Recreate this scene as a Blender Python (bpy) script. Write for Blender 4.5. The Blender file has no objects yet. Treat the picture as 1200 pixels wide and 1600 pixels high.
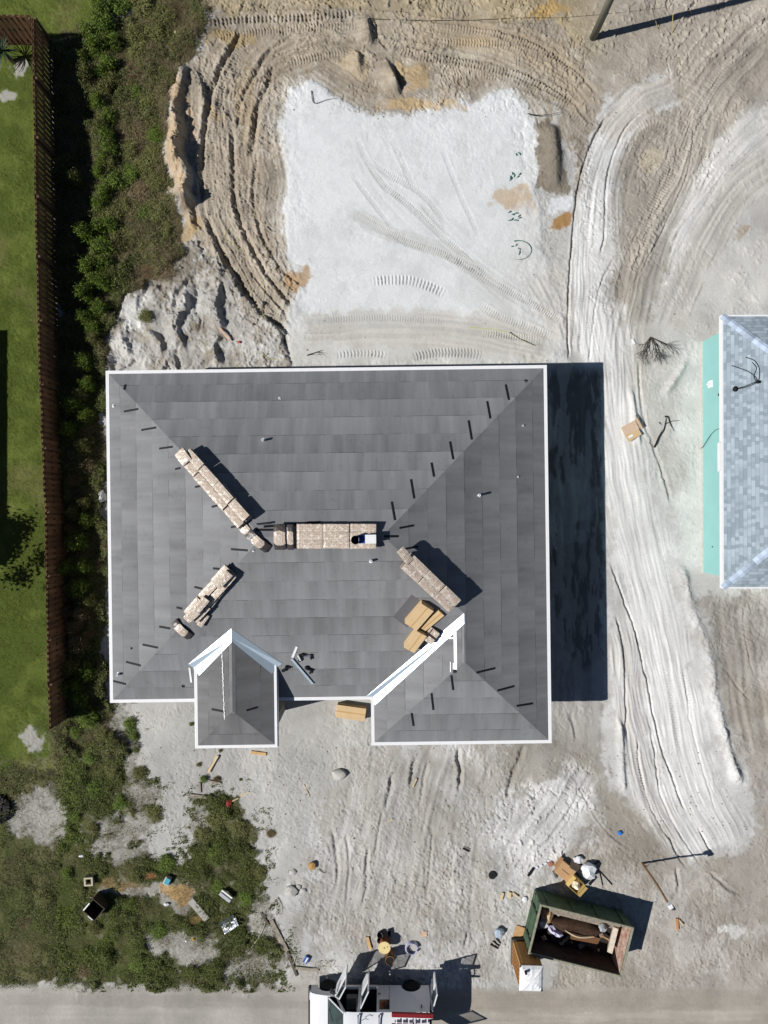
import bpy, bmesh, math, random
import numpy as np
from mathutils import Vector, Matrix, Euler
random.seed(7); RNG = np.random.default_rng(11)
S = bpy.context.scene
# ------------------------------------------------------------------ camera / light
CAMZ = 31.0; F = 1111.0
cd = bpy.data.cameras.new('camera'); cam = bpy.data.objects.new('camera', cd)
S.collection.objects.link(cam); S.camera = cam
cam.location = (0, 0, CAMZ); cam.rotation_euler = (0, 0, 0)
cd.sensor_fit = 'VERTICAL'; cd.sensor_height = 36; cd.lens = 36*F/1600
cd.clip_start = 0.5; cd.clip_end = 3000
SUN = Vector((-0.97, -0.243, 1.0)).normalized()
w = bpy.data.worlds.new('World'); S.world = w; w.use_nodes = True
nt = w.node_tree; bg = nt.nodes['Background']
sky = nt.nodes.new('ShaderNodeTexSky'); sky.sky_type = 'NISHITA'; sky.sun_disc = False
sky.sun_elevation = math.radians(45); sky.sun_rotation = math.atan2(SUN.x, SUN.y)
sky.air_density = 0.7; sky.dust_density = 0.1; sky.ozone_density = 2.0
nt.links.new(sky.outputs[0], bg.inputs[0]); bg.inputs[1].default_value = 0.05
sl = bpy.data.lights.new('sun', 'SUN'); sun = bpy.data.objects.new('sun', sl)
S.collection.objects.link(sun); sl.energy = 5.0; sl.angle = math.radians(0.5)
sl.color = (1.0, 0.965, 0.915)
sun.rotation_euler = SUN.to_track_quat('Z', 'Y').to_euler(); sun.location = (-20, -5, 22)
S.view_settings.view_transform = 'Standard'; S.view_settings.look = 'None'
S.view_settings.exposure = 0.05; S.view_settings.gamma = 1.0
S.view_settings.use_curve_mapping = False
# ------------------------------------------------------------------ helpers
def lin(c):
    c = np.asarray(c, float)/255.0
    return np.where(c <= 0.04045, c/12.92, ((c+0.055)/1.055)**2.4)
ALB = 0.88           # albedo of a surface that should show as colour c in full sun
def A(r, g, b, k=1.0):
    v = lin((r, g, b))*ALB*k
    return (float(v[0]), float(v[1]), float(v[2]), 1)
def K(z=0.0): return F/(CAMZ-z)
def gp(px, py, z=0.0):
    k = K(z); return Vector(((px-600)/k, (800-py)/k, z))
def tag(o, label=None, cat=None, group=None, kind=None):
    if label: o['label'] = label
    if cat: o['category'] = cat
    if group: o['group'] = group
    if kind: o['kind'] = kind
    return o
def link(o, parent=None):
    S.collection.objects.link(o)
    if parent is not None: o.parent = parent
    return o
def empty(name, loc=(0, 0, 0), rz=0.0, label=None, cat=None, group=None, parent=None):
    o = bpy.data.objects.new(name, None); o.empty_display_size = 0.2
    link(o, parent); o.location = loc; o.rotation_euler = (0, 0, rz)
    return tag(o, label, cat, group)
class MB:
    def __init__(s): s.v = []; s.f = []; s.uv = None
    def add(s, vs, fs):
        n = len(s.v); s.v += [tuple(v) for v in vs]; s.f += [tuple(i+n for i in f) for f in fs]; return s
    def box(s, c, d, rot=None, taper=1.0):
        x, y, z = d[0]/2, d[1]/2, d[2]/2
        vs = [Vector((sx*x*(taper if sz > 0 else 1), sy*y*(taper if sz > 0 else 1), sz*z)) for sz in (-1, 1) for sy in (-1, 1) for sx in (-1, 1)]
        if rot is not None:
            m = rot.to_3x3() if hasattr(rot, 'to_3x3') else Euler(rot).to_matrix()
            vs = [m @ v for v in vs]
        vs = [v+Vector(c) for v in vs]
        return s.add(vs, [(0, 2, 3, 1), (4, 5, 7, 6), (0, 1, 5, 4), (2, 6, 7, 3), (0, 4, 6, 2), (1, 3, 7, 5)])
    def prism(s, poly, z0, z1):
        n = len(poly)
        a = [(p[0], p[1], z0) for p in poly]; b = [(p[0], p[1], z1) for p in poly]
        fs = [(i, (i+1) % n, n+(i+1) % n, n+i) for i in range(n)]
        return s.add(a+b, fs+[tuple(reversed(range(n))), tuple(range(n, 2*n))])
    def tube(s, pts, r, seg=8, cap=True):
        pts = [Vector(p) for p in pts]; n = len(pts)
        rs = r if isinstance(r, (list, tuple)) else [r]*n
        vs = []; up = Vector((0, 0, 1)); prev = None
        for i, p in enumerate(pts):
            t = (pts[min(i+1, n-1)]-pts[max(i-1, 0)])
            t = t.normalized() if t.length > 1e-9 else Vector((0, 0, 1))
            if prev is None:
                a = t.cross(up)
                if a.length < 1e-3: a = t.cross(Vector((1, 0, 0)))
            else: a = prev - t*prev.dot(t)
            if a.length < 1e-6: a = t.orthogonal()
            a.normalize(); prev = a; b = t.cross(a)
            for k in range(seg):
                th = 2*math.pi*k/seg
                vs.append(p+(a*math.cos(th)+b*math.sin(th))*rs[i])
        fs = []
        for i in range(n-1):
            for k in range(seg):
                k2 = (k+1) % seg
                fs.append((i*seg+k, i*seg+k2, (i+1)*seg+k2, (i+1)*seg+k))
        if cap: fs += [tuple(reversed(range(seg))), tuple(range((n-1)*seg, n*seg))]
        return s.add(vs, fs)
    def lathe(s, prof, c=(0, 0, 0), seg=24, m=None):
        vs = []
        for r, z in prof:
            for k in range(seg):
                th = 2*math.pi*k/seg
                v = Vector((r*math.cos(th), r*math.sin(th), z))
                if m is not None: v = m @ v
                vs.append(v+Vector(c))
        n = len(prof); fs = []
        for i in range(n-1):
            for k in range(seg):
                k2 = (k+1) % seg; fs.append((i*seg+k, i*seg+k2, (i+1)*seg+k2, (i+1)*seg+k))
        if prof[0][0] > 0: fs.append(tuple(reversed(range(seg))))
        if prof[-1][0] > 0: fs.append(tuple(range((n-1)*seg, n*seg)))
        return s.add(vs, fs)
    def xf(s, m):
        s.v = [tuple(m @ Vector(v)) for v in s.v]; return s
    def build(s, name, mat, parent=None, smooth=False, bevel=0.0, seg=2, loc=None):
        me = bpy.data.meshes.new(name); me.from_pydata(s.v, [], s.f); me.update()
        if bevel > 0:
            bm = bmesh.new(); bm.from_mesh(me); bmesh.ops.remove_doubles(bm, verts=bm.verts, dist=1e-5)
            es = [e for e in bm.edges if len(e.link_faces) == 2 and e.calc_face_angle(0) > 0.5]
            bmesh.ops.bevel(bm, geom=es, offset=bevel, segments=seg, affect='EDGES', profile=0.5, clamp_overlap=True)
            bm.to_mesh(me); bm.free()
        me.materials.append(mat)
        if smooth: me.polygons.foreach_set('use_smooth', [True]*len(me.polygons))
        o = bpy.data.objects.new(name, me); link(o, parent)
        if loc is not None: o.location = loc
        return o
def frame(p, xdir, n=Vector((0, 0, 1))):
    n = Vector(n).normalized(); x = Vector(xdir); x = (x-n*x.dot(n)).normalized(); y = n.cross(x)
    m = Matrix((x, y, n)).transposed().to_4x4(); m.translation = Vector(p); return m
# ------------------------------------------------------------------ materials
MATS = {}
def mat(name, col, rough=0.8, metal=0.0, var=0.15, scale=6.0, bump=0.0, bscale=20.0, col2=None, spec=0.3, island=0.0, objrand=0.0, stretch=(1, 1, 1), alpha=None, trans=0.0):
    if name in MATS: return MATS[name]
    m = bpy.data.materials.new(name); m.use_nodes = True; N = m.node_tree.nodes; L = m.node_tree.links
    b = N['Principled BSDF']; b.inputs['Roughness'].default_value = rough; b.inputs['Metallic'].default_value = metal
    b.inputs['Specular IOR Level'].default_value = spec
    tc = N.new('ShaderNodeTexCoord'); mp = N.new('ShaderNodeMapping'); mp.inputs['Scale'].default_value = stretch
    L.new(tc.outputs['Object'], mp.inputs['Vector'])
    no = N.new('ShaderNodeTexNoise'); no.inputs['Scale'].default_value = scale; no.inputs['Detail'].default_value = 6
    no.inputs['Roughness'].default_value = 0.65
    L.new(mp.outputs[0], no.inputs['Vector'])
    cr = N.new('ShaderNodeValToRGB')
    c2 = col2 if col2 else tuple(min(1, c*(1+var)) for c in col[:3])+(1,)
    c1 = col if col2 else tuple(c*(1-var) for c in col[:3])+(1,)
    cr.color_ramp.elements[0].position = 0.32; cr.color_ramp.elements[1].position = 0.68
    cr.color_ramp.elements[0].color = c1; cr.color_ramp.elements[1].color = c2
    L.new(no.outputs['Fac'], cr.inputs['Fac']); last = cr.outputs[0]
    for amt, kind in ((island, 'i'), (objrand, 'o')):
        if amt > 0:
            if kind == 'i': src = N.new('ShaderNodeNewGeometry').outputs['Random Per Island']
            else: src = N.new('ShaderNodeObjectInfo').outputs['Random']
            mr = N.new('ShaderNodeMapRange'); mr.inputs['To Min'].default_value = 1-amt; mr.inputs['To Max'].default_value = 1+amt
            L.new(src, mr.inputs['Value'])
            mx = N.new('ShaderNodeVectorMath'); mx.operation = 'SCALE'
            L.new(last, mx.inputs[0]); L.new(mr.outputs[0], mx.inputs['Scale']); last = mx.outputs[0]
    L.new(last, b.inputs['Base Color'])
    if bump > 0:
        n2 = N.new('ShaderNodeTexNoise'); n2.inputs['Scale'].default_value = bscale; n2.inputs['Detail'].default_value = 5
        L.new(mp.outputs[0], n2.inputs['Vector'])
        bp = N.new('ShaderNodeBump'); bp.inputs['Strength'].default_value = 1.0; bp.inputs['Distance'].default_value = bump
        L.new(n2.outputs['Fac'], bp.inputs['Height']); L.new(bp.outputs[0], b.inputs['Normal'])
    if trans > 0: b.inputs['Transmission Weight'].default_value = trans
    MATS[name] = m; return m
# ------------------------------------------------------------------ ground (one sheet)
def smooth_pts(pts, n=6):
    P = np.array(pts, float)
    if len(P) < 3: return P
    Q = np.vstack([2*P[0]-P[1], P, 2*P[-1]-P[-2]]); out = []
    for i in range(1, len(Q)-2):
        p0, p1, p2, p3 = Q[i-1], Q[i], Q[i+1], Q[i+2]
        for t in np.linspace(0, 1, n, endpoint=False):
            out.append(0.5*((2*p1)+(-p0+p2)*t+(2*p0-5*p1+4*p2-p3)*t*t+(-p0+3*p1-3*p2+p3)*t**3))
    out.append(Q[-2]); return np.array(out)
DU = 1.25
cu = np.arange(-45, 1245+DU, DU); cv = np.arange(-45, 1645+DU, DU)
def ext(a):
    lo, hi = a[0], a[-1]; st = [DU*2]
    while sum(st) < 14000: st.append(st[-1]*1.35)
    cs = np.cumsum(st); return np.concatenate([(lo-cs)[::-1], a, hi+cs])
gu = ext(cu); gv = ext(cv)
U, V = np.meshgrid(gu, gv)           # rows = v
SH = U.shape
def vnoise(u, v, scale, seed):
    r = np.random.default_rng(seed); n = 256; lat = r.random((n, n)).astype(np.float32)
    x = u/scale+1000.37; y = v/scale+1000.73
    xi = np.floor(x).astype(np.int64); yi = np.floor(y).astype(np.int64); fx = x-xi; fy = y-yi
    fx = fx*fx*(3-2*fx); fy = fy*fy*(3-2*fy); a = xi % n; b = yi % n; a1 = (a+1) % n; b1 = (b+1) % n
    return (lat[b, a]*(1-fx)+lat[b, a1]*fx)*(1-fy)+(lat[b1, a]*(1-fx)+lat[b1, a1]*fx)*fy
def fbm(u, v, scale, seed, octs=4, gain=0.5):
    t = 0; amp = 1; tot = 0
    for o in range(octs):
        # rotate each octave to hide the lattice
        th = 0.7*o+0.3; cu_, su_ = math.cos(th), math.sin(th)
        t = t+amp*vnoise(u*cu_-v*su_, u*su_+v*cu_, scale/2**o, seed+o*17); tot += amp; amp *= gain
    return t/tot
def sstep(a, b, x):
    t = np.clip((x-a)/(b-a), 0, 1); return t*t*(3-2*t)
n_big = fbm(U, V, 90, 1); n_mid = fbm(U, V, 28, 2, 5); n_fine = fbm(U, V, 7, 3, 3, 0.7); n_tiny = fbm(U, V, 2.6, 4, 2, 0.8)
WU = U+(fbm(U, V, 40, 5, 5, 0.6)-0.5)*44; WV = V+(fbm(U, V, 40, 6, 5, 0.6)-0.5)*44
def sdist(poly, warp=1.0, box=None):
    P = np.array(poly, float)
    u = U+(WU-U)*warp; v = V+(WV-V)*warp
    inside = np.zeros(SH, bool); dm = np.full(SH, 1e9, np.float32)
    for i in range(len(P)):
        x1, y1 = P[i]; x2, y2 = P[(i+1) % len(P)]
        cond = ((y1 > v) != (y2 > v))
        if y1 != y2: inside ^= cond & (u < (x2-x1)*(v-y1)/(y2-y1)+x1)
        dx, dy = x2-x1, y2-y1; L2 = dx*dx+dy*dy+1e-9
        t = np.clip(((u-x1)*dx+(v-y1)*dy)/L2, 0, 1)
        d = np.hypot(u-(x1+t*dx), v-(y1+t*dy)); dm = np.minimum(dm, d)
    return np.where(inside, dm, -dm)
n_frag = 0.5*fbm(U, V, 11, 301, 4, 0.75)+0.5*fbm(U*1.0, V*0.55, 24, 302, 4, 0.7)
H0_ = None
def pmask(poly, soft=8, warp=1.0, frag=1.0):
    return sstep(-soft*.45, soft*.45, sdist(poly, warp)+(n_frag-0.5)*soft*5.5*frag)
COL = np.zeros(SH+(3,), np.float32); H = np.zeros(SH, np.float32); ROUGH = np.full(SH, 0.6, np.float32)
def paint(m, c, a=1.0):
    global COL
    m = (m*a)[..., None]; COL = COL*(1-m)+lin(c).astype(np.float32)*m
def stroke(pts, R, raw=False):
    P = np.array(pts, float) if raw else smooth_pts(pts)
    i0 = np.searchsorted(gu, P[:, 0].min()-R); i1 = np.searchsorted(gu, P[:, 0].max()+R)
    j0 = np.searchsorted(gv, P[:, 1].min()-R); j1 = np.searchsorted(gv, P[:, 1].max()+R)
    sl_ = (slice(j0, j1), slice(i0, i1)); u = U[sl_]; v = V[sl_]
    best = np.full(u.shape, 1e9); sd = np.full(u.shape, 1e9); ss = np.zeros(u.shape); acc = 0
    for k in range(len(P)-1):
        x1, y1 = P[k]; dx, dy = P[k+1]-P[k]; L = math.hypot(dx, dy)+1e-9
        t = np.clip(((u-x1)*dx+(v-y1)*dy)/L**2, 0, 1)
        ex = u-(x1+t*dx); ey = v-(y1+t*dy); d = np.hypot(ex, ey)
        m = d < best; best = np.where(m, d, best)
        sd = np.where(m, np.sign(dx*ey-dy*ex)*d, sd); ss = np.where(m, acc+t*L, ss); acc += L
    fade = sstep(0, 18, ss)*sstep(0, 18, acc-ss)
    return sl_, sd, ss, fade, acc
def rut(pts, w=3.0, depth=0.10, dark=0.12, ridge=0.5, jit=3.0):
    if w <= 2.0 and pts[0][0] > 880: w *= .72; ridge = .25; jit = 4.0; dark = .2
    sl_, d, s, f, L = stroke(pts, w*6+jit+4)
    j = (fbm(s, d*0.2, 22, int(L) % 97, 3)-0.5)*jit; d = d+j
    d = d+(n_fine[sl_]-.5)*w*1.5+(n_tiny[sl_]-.5)*w*.8; ridge = ridge*.6; var = (0.30+1.1*fbm(s, s*0, 26, int(L) % 89+5, 3))*(.75+.5*n_fine[sl_])
    H[sl_] += f*var*(-depth*np.exp(-(d/w)**2)+ridge*depth*(np.exp(-((d-2.1*w)/(1.0*w))**2)+0.6*np.exp(-((d+2.1*w)/(1.0*w))**2)))
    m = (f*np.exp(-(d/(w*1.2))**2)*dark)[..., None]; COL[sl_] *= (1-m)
def tread(pts, w=8.0, depth=0.02, period=5.0, shade=0.10, chev=0.5, sink=0.01, duty=0.0):
    sl_, d, s, f, L = stroke(pts, w+6)
    side = np.exp(-(d/w)**6); wob = 0.35+1.0*fbm(U[sl_], V[sl_], 16, int(L) % 71, 3)
    ph = 2*np.pi*(s/period)+chev*np.abs(d)/w*3
    wv = np.tanh(2.2*(np.sin(ph)+duty))
    cen = 1-0.7*np.exp(-(d/(w*0.18))**2)
    H[sl_] += f*side*(depth*wv*wob*cen-sink)+f*0.4*sink*np.exp(-((np.abs(d)-w*1.15)/2.0)**2)
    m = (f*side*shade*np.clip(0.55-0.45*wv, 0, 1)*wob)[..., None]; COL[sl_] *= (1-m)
def streaks(pts, w, c=None, amt=0.25, hgt=0.02, freq=3.0, seed=1, a=0.7, soft=0.35):
    sl_, d, s, f, L = stroke(pts, w+26)
    dd = d+(fbm(s, d, 60, seed, 2)-0.5)*10
    n = vnoise(dd, s/26.0, freq, seed+3)*0.6+vnoise(dd, s/40.0, freq*2.6, seed+4)*0.4
    edge = (vnoise(s, d*0+3, 25, seed+9)-0.5)*w*soft+(n_frag[sl_]-.5)*w*1.3
    m = f*sstep(w, w*(1-soft), np.abs(d)+edge)
    if c is not None:
        mm = (m*a*np.clip(0.35+1.2*n, 0, 1))[..., None]
        COL[sl_] = COL[sl_]*(1-mm)+lin(c).astype(np.float32)*mm
    COL[sl_] *= (1+(m*(n-0.5)*amt*2)[..., None])
    H[sl_] += m*(n-0.5)*hgt*2
# --- zones (photo pixels at ground level)
paint(np.ones(SH), (182, 181, 177))
far = sstep(150, 900, np.maximum(np.abs(U-600)-600, np.abs(V-800)-800))
PADP = [(447, 140), (485, 122), (560, 172), (640, 182), (705, 165), (805, 140), (832, 180), (850, 235), (838, 300), (850, 380), (872, 450), (890, 565), (455, 575), (450, 505), (470, 440), (448, 395), (442, 330), (448, 280), (436, 200)]
TANP = [(318, 28), (600, -20), (930, 20), (1210, -60), (1210, 120), (1060, 330), (1000, 480), (960, 520), (915, 430), (900, 300), (870, 160), (840, 300), (700, 300), (460, 560), (400, 520), (330, 400), (290, 350), (262, 290), (270, 170), (300, 80)]
m_tan = pmask(TANP, 10)
paint(m_tan, (158, 147, 131)); paint(m_tan*sstep(0.48, 0.6, n_mid), (174, 164, 149), 0.7); paint(m_tan*sstep(0.52, 0.4, n_big), (148, 141, 129), 0.6); paint(m_tan*sstep(0.52, 0.6, n_frag), (182, 174, 160), 0.5)
m_top = pmask([(300, -60), (1260, -60), (1260, 60), (1100, 120), (1000, 130), (930, 110), (850, 30), (700, 28), (560, 12), (300, 20)], 10)
paint(m_top, (160, 147, 121)); paint(m_top*sstep(0.48, 0.6, n_mid), (176, 163, 138), 0.7); paint(m_top*sstep(0.5, 0.6, n_big), (158, 150, 132), 0.6)
sd_pad = sdist(PADP, 0.35)
SDP = sdist(PADP, 0.12)
# flowing tracks round the pad: streaks that follow its outline
ring = m_tan*sstep(-230, -30, SDP)*(U < 905)*(SDP < 0)
ang = np.arctan2(V-330, U-640)*180
nn = vnoise(SDP+(n_big-0.5)*16+(n_fine-.5)*3, ang/18, 2.2, 31)*0.4+vnoise(SDP+(n_big-0.5)*22+(n_fine-.5)*3, ang/30, 6.0, 32)*0.6
COL *= (1+(ring*(nn-0.5)*0.34)[..., None]); H += ring*(nn-0.5)*0.09*(.4+1.2*n_big); trd = sstep(.5, .62, vnoise(SDP+(n_big-.5)*22, ang/60, 9.0, 33))*sstep(.4, .6, n_mid); H += ring*trd*.016*np.sin(2*np.pi*(ang*np.maximum(90-SDP, 60)/57/1.0)/4.8)
# white lanes on the right
m_r = pmask([(1010, 330), (1210, 150), (1210, 930), (1090, 930), (1050, 800), (1000, 640), (985, 520), (1000, 440)], 12)
paint(sstep(900, 1000, U+(n_frag-.5)*60)*sstep(420, 250, V), (164, 156, 142), .75); paint(sstep(960, 1040, U+(n_frag-.5)*80)*sstep(200, 60, V)*sstep(.45, .55, n_big), (172, 160, 146), .6); paint(m_r, (191, 190, 186)); paint(m_r*sstep(0.47, 0.58, n_mid), (198, 197, 193), 0.8); paint(m_r*sstep(0.56, 0.66, n_big), (168, 163, 153), 0.45)
m_wr = pmask([(1120, 240), (1210, 150), (1210, 290), (1130, 300), (1080, 330), (1020, 350)], 14)
paint(m_wr, (202, 200, 194), 0.8); paint(pmask([(1060, 400), (1210, 370), (1210, 480), (1070, 470)], 20), (200, 197, 190), 0.6)
LANE = [(980, 128), (1045, 118), (1055, 165), (1000, 182), (968, 240), (968, 330), (968, 430), (958, 520), (972, 600), (1008, 700), (1048, 800), (1072, 880), (1092, 960), (1112, 1010), (1122, 1090), (1142, 1170), (1186, 1250), (1180, 1310), (1130, 1335), (1075, 1350), (1030, 1290), (978, 1250), (945, 1205), (915, 1170), (925, 1110), (945, 1080), (880, 1000), (860, 570), (888, 480), (898, 330), (922, 220), (932, 185)]
m_lane = .55*pmask(LANE, 9)+.45*pmask(LANE, 26)
paint(m_lane, (199, 199, 197)); paint(m_lane*sstep(0.46, 0.6, n_mid), (190, 188, 183), 0.75); paint(m_lane*sstep(0.52, 0.6, n_frag), (180, 177, 171), 0.6)
m_se = pmask([(1090, 935), (1210, 920), (1210, 1560), (880, 1560), (830, 1400), (950, 1240), (1030, 1300), (1080, 1360), (1180, 1320), (1190, 1240), (1135, 1150), (1115, 1010)], 10)
paint(m_se, (163, 157, 148)); paint(m_se*sstep(0.48, 0.6, n_mid), (178, 174, 166), 0.8); paint(m_se*sstep(.56, .64, fbm(U, V, 50, 603, 5, .6)), (150, 143, 131), .6)
paint(pmask([(975, 722-482), (1050, 170), (1075, 210), (1040, 300), (985, 470), (965, 300)], 10), (156, 149, 136), 0.7)
m_s = pmask([(600, 1150), (860, 1160), (930, 1210), (860, 1400), (790, 1560), (480, 1560), (440, 1400)], 24)
paint(m_s, (181, 180, 176)); paint(m_s*sstep(0.50, 0.62, n_mid), (167, 163, 155), 0.8); paint(m_s*sstep(0.50, 0.58, n_frag), (196, 196, 195), 0.7); paint(m_s*sstep(.54, .64, fbm(U*1.3, V*.5, 60, 601, 5, .6)), (158, 152, 142), .6); paint(m_s*sstep(.56, .66, fbm(U*1.2, V*.6, 44, 602, 5, .65)), (202, 203, 203), .6)
m_wp = pmask([(860, 1185), (915, 1175), (945, 1240), (925, 1300), (880, 1345), (810, 1350), (770, 1300), (810, 1240)], 22)
paint(m_wp, (206, 205, 203), 0.9)
paint(m_wp*sstep(0.5, 0.62, n_fine), (176, 173, 168), 0.5)
m_band = pmask([(860, 1120), (945, 1095), (930, 1150), (960, 1230), (1030, 1300), (1040, 1400), (985, 1360), (940, 1250), (900, 1180), (860, 1200), (780, 1230), (790, 1165)], 10)
paint(m_band, (150, 144, 133), 0.85)
# pad
paint(sstep(-30, 0, sd_pad+(n_frag-.5)*70), (200, 198, 192), .45); m_pad = sstep(-7, 7, sd_pad+(n_frag-.5)*26); H += m_pad*0.05
paint(m_pad, (218, 221, 222)); paint(m_pad*sstep(470, 540, V+(n_mid-0.5)*60), (196, 195, 190), 0.85)
paint(m_pad*sstep(760, 880, U+(V-300)*0.4+(n_mid-0.5)*80), (200, 200, 196), 0.7)
paint(m_pad*sstep(0.55, 0.7, n_mid), (205, 208, 208), 0.5)
for (a, b, r1, r2, c, al) in [(800, 305, 30, 16, (196, 176, 148), .8), (815, 320, 20, 14, (200, 180, 158), .6), (876, 348, 17, 14, (158, 118, 62), .9), (640, 165, 34, 12, (190, 165, 125), .8), (700, 170, 26, 10, (196, 176, 142), .6), (650, 120, 26, 22, (184, 160, 120), .7), (555, 95, 26, 20, (190, 172, 140), .5), (355, 60, 40, 14, (168, 146, 100), .6), (860, 18, 26, 14, (188, 156, 98), .7), (745, 70, 30, 10, (178, 152, 104), .6), (1152, 356, 12, 12, (172, 142, 88), .6), (462, 430, 15, 16, (168, 140, 105), .85), (388, 160, 18, 50, (172, 152, 116), .3), (295, 360, 16, 26, (176, 150, 104), .7), (280, 220, 14, 90, (186, 164, 134), .8), (335, 170, 12, 12, (176, 150, 100), .6), (1020, 250, 22, 16, (186, 172, 142), .7), (230, 440, 30, 22, (150, 128, 88), .6), (270, 1395, 40, 14, (140, 112, 66), .8), (190, 1385, 50, 16, (128, 110, 70), .7), (870, 220, 18, 34, (118, 110, 98), .0), (1138, 1455, 17, 10, (200, 200, 196), .9), (1040, 440, 10, 6, (220, 218, 210), .8), (965, 210, 20, 12, (210, 206, 198), .6), (1135, 335, 25, 40, (186, 182, 172), .4), (868, 320, 26, 14, (216, 220, 224), .85), (720, 90, 40, 10, (176, 170, 156), .8), (1085, 1000, 30, 8, (176, 170, 160), .4)]:
    q = ((WU-a)/r1)**2+((WV-b)/r2)**2; q = q+(n_frag-.5)*4.5; paint(sstep(1.5, 0.6, q), c, al)
# grey-brown stockpile beside the pad
m_pile = pmask([(838, 195), (856, 186), (872, 200), (882, 250), (892, 300), (872, 304), (842, 292), (838, 240)], 5, 0.3)
paint(m_pile, (128, 120, 107), 0.95)
# left sand heaps
m_heap = pmask([(190, 470), (215, 455), (250, 430), (300, 380), (330, 400), (370, 440), (420, 500), (456, 525), (452, 580), (165, 580), (178, 520)], 7)
paint(m_heap, (170, 167, 162)); paint(m_heap*sstep(0.48, 0.6, n_mid), (188, 187, 184), 0.8); paint(m_heap*sstep(0.5, 0.58, n_frag), (146, 138, 124), 0.6); paint(m_heap*sstep(0.58, 0.68, fbm(U, V, 34, 604, 5, .65)), (116, 106, 86), 0.6)
paint(pmask([(190, 480), (222, 470), (225, 512), (200, 515)], 6), (212, 212, 208), 0.9)
# grass and weeds
m_lawn = pmask([(-3000, -60), (150, -60), (158, 60), (80, 64), (84, 500), (92, 1140), (100, 1240), (-3000, 1260)], 4, 0.25, .5)
paint(m_lawn, (78, 92, 38)); paint(m_lawn*sstep(0.45, 0.65, n_mid), (98, 110, 50), 0.8); paint(m_lawn*sstep(0.50, 0.66, n_big), (116, 114, 70), 0.65); paint(m_lawn*sstep(1100, 1200, V)*sstep(.5, .6, n_frag), (124, 120, 98), .7)
STRIP = [(84, 62), (158, 50), (300, -60), (318, 30), (290, 100), (262, 180), (262, 290), (275, 350), (290, 400), (215, 455), (185, 475), (165, 560), (165, 1100), (200, 1180), (92, 1180)]
m_strip = pmask(STRIP, 7)
paint(m_strip, (54, 58, 34)); paint(m_strip*sstep(0.52, 0.66, n_mid), (84, 80, 52), 0.5); paint(m_strip*sstep(185, 215, U), (98, 90, 64), .6)
m_strip_dry = m_strip*sstep(0.47, 0.58, fbm(U, V, 60, 77))
paint(m_strip_dry, (88, 84, 56), 0.5)
WEED = [(-3000, 1240), (92, 1200), (92, 1130), (190, 1090), (215, 1190), (250, 1230), (215, 1330), (290, 1340), (300, 1250), (370, 1240), (400, 1300), (420, 1400), (450, 1500), (430, 1545), (-3000, 1545)]
m_weed = pmask(WEED, 10)
paint(m_weed, (72, 80, 44)); paint(m_weed*sstep(0.48, 0.6, n_mid), (96, 98, 62), 0.7); paint(m_weed*sstep(.56, .62, n_frag)*sstep(120, 190, U), (150, 145, 130), .7); paint(m_weed*sstep(.55, .65, n_big)*sstep(160, 100, U), (112, 106, 80), .5)
m_bare = np.zeros(SH)
for (a, b, r1, r2) in [(60, 1275, 42, 48), (155, 1050-5, 12, 14), (55, 1150, 20, 14), (300, 1480, 36, 26), (245, 1470, 22, 20), (200, 1310, 70, 34), (265, 1290, 60, 40), (225, 1215, 30, 60), (200, 1135, 26, 34), (270, 1400, 34, 20), (430, 1440, 40, 40), (205, 1395, 40, 12), (30, 100, 22, 16), (420, 1520, 60, 26), (10, 148, 16, 10)]:
    q = ((WU-a)/r1)**2+((WV-b)/r2)**2+(n_frag-.5)*4.5; m_bare = np.maximum(m_bare, sstep(1.5, 0.6, q))
paint(m_bare*np.maximum(m_weed, m_lawn), (170, 168, 163), 0.85)
for (a, b, r1, r2, c) in [(275, 1396, 22, 12, (176, 142, 88)), (190, 1384, 34, 9, (140, 120, 80)), (240, 1366, 12, 8, (170, 110, 80)), (305, 1432, 14, 10, (150, 124, 76))]:
    q = ((WU-a)/r1)**2+((WV-b)/r2)**2+(n_frag-.5)*4; q = sstep(1.5, .6, q); paint(q, c, .85); m_bare = np.maximum(m_bare, q*.9)
m_green = np.clip(m_weed+m_strip, 0, 1)*(1-0.85*m_bare)
# roads
m_road = sstep(1533, 1543, V+(n_mid-0.5)*16-np.clip((U-520)/200, 0, 1)*6)*(V < 1900)
paint(m_road, (168, 164, 157)); rn = vnoise(U/30, V, 4.5, 61)*0.6+vnoise(U/50, V, 11, 62)*0.4
COL *= (1+(m_road*(rn-0.5)*0.16)[..., None]); paint(m_road*sstep(470, 600, U), (163, 156, 145), 0.7)
# --- relief
rough_z = np.clip(0.35+0.65*m_tan+0.45*m_heap+0.3*m_s+0.5*m_wp+0.15*m_se+0.5*m_top-m_pad*(.50+.35*(U < 800)*(V > 175))-0.4*m_lane-0.9*m_road, 0.05, 1.6)
n_grit = vnoise(U, V, 1.9, 401)*.6+vnoise(U, V, 3.1, 402)*.4; n_crk = 1-np.abs(2*fbm(U+(n_mid-.5)*20, V*.7+(n_big-.5)*30, 15, 403, 4, .65)-1)
smo = np.clip(1-.65*((U > 925)*(V < 900))-.25*((U > 925)*(V >= 900)), 0, 1); patch = (.12+1.15*sstep(.42, .64, fbm(U, V*.8, 55, 620, 4, .6)))*smo
H += rough_z*patch*((n_fine-0.5)*0.085+(n_tiny-0.5)*0.055+(n_grit-.5)*.03)+rough_z*(n_mid-0.5)*0.06+rough_z*.010*(n_tiny-.5)
H -= rough_z*0.05*sstep(.86, .99, n_crk)*sstep(.42, .6, fbm(U, V, 50, 404))
cl = sstep(0.60, 0.80, fbm(U, V, 5.5, 91, 2, 0.6))*sstep(0.45, 0.62, fbm(U, V, 45, 92))
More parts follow.
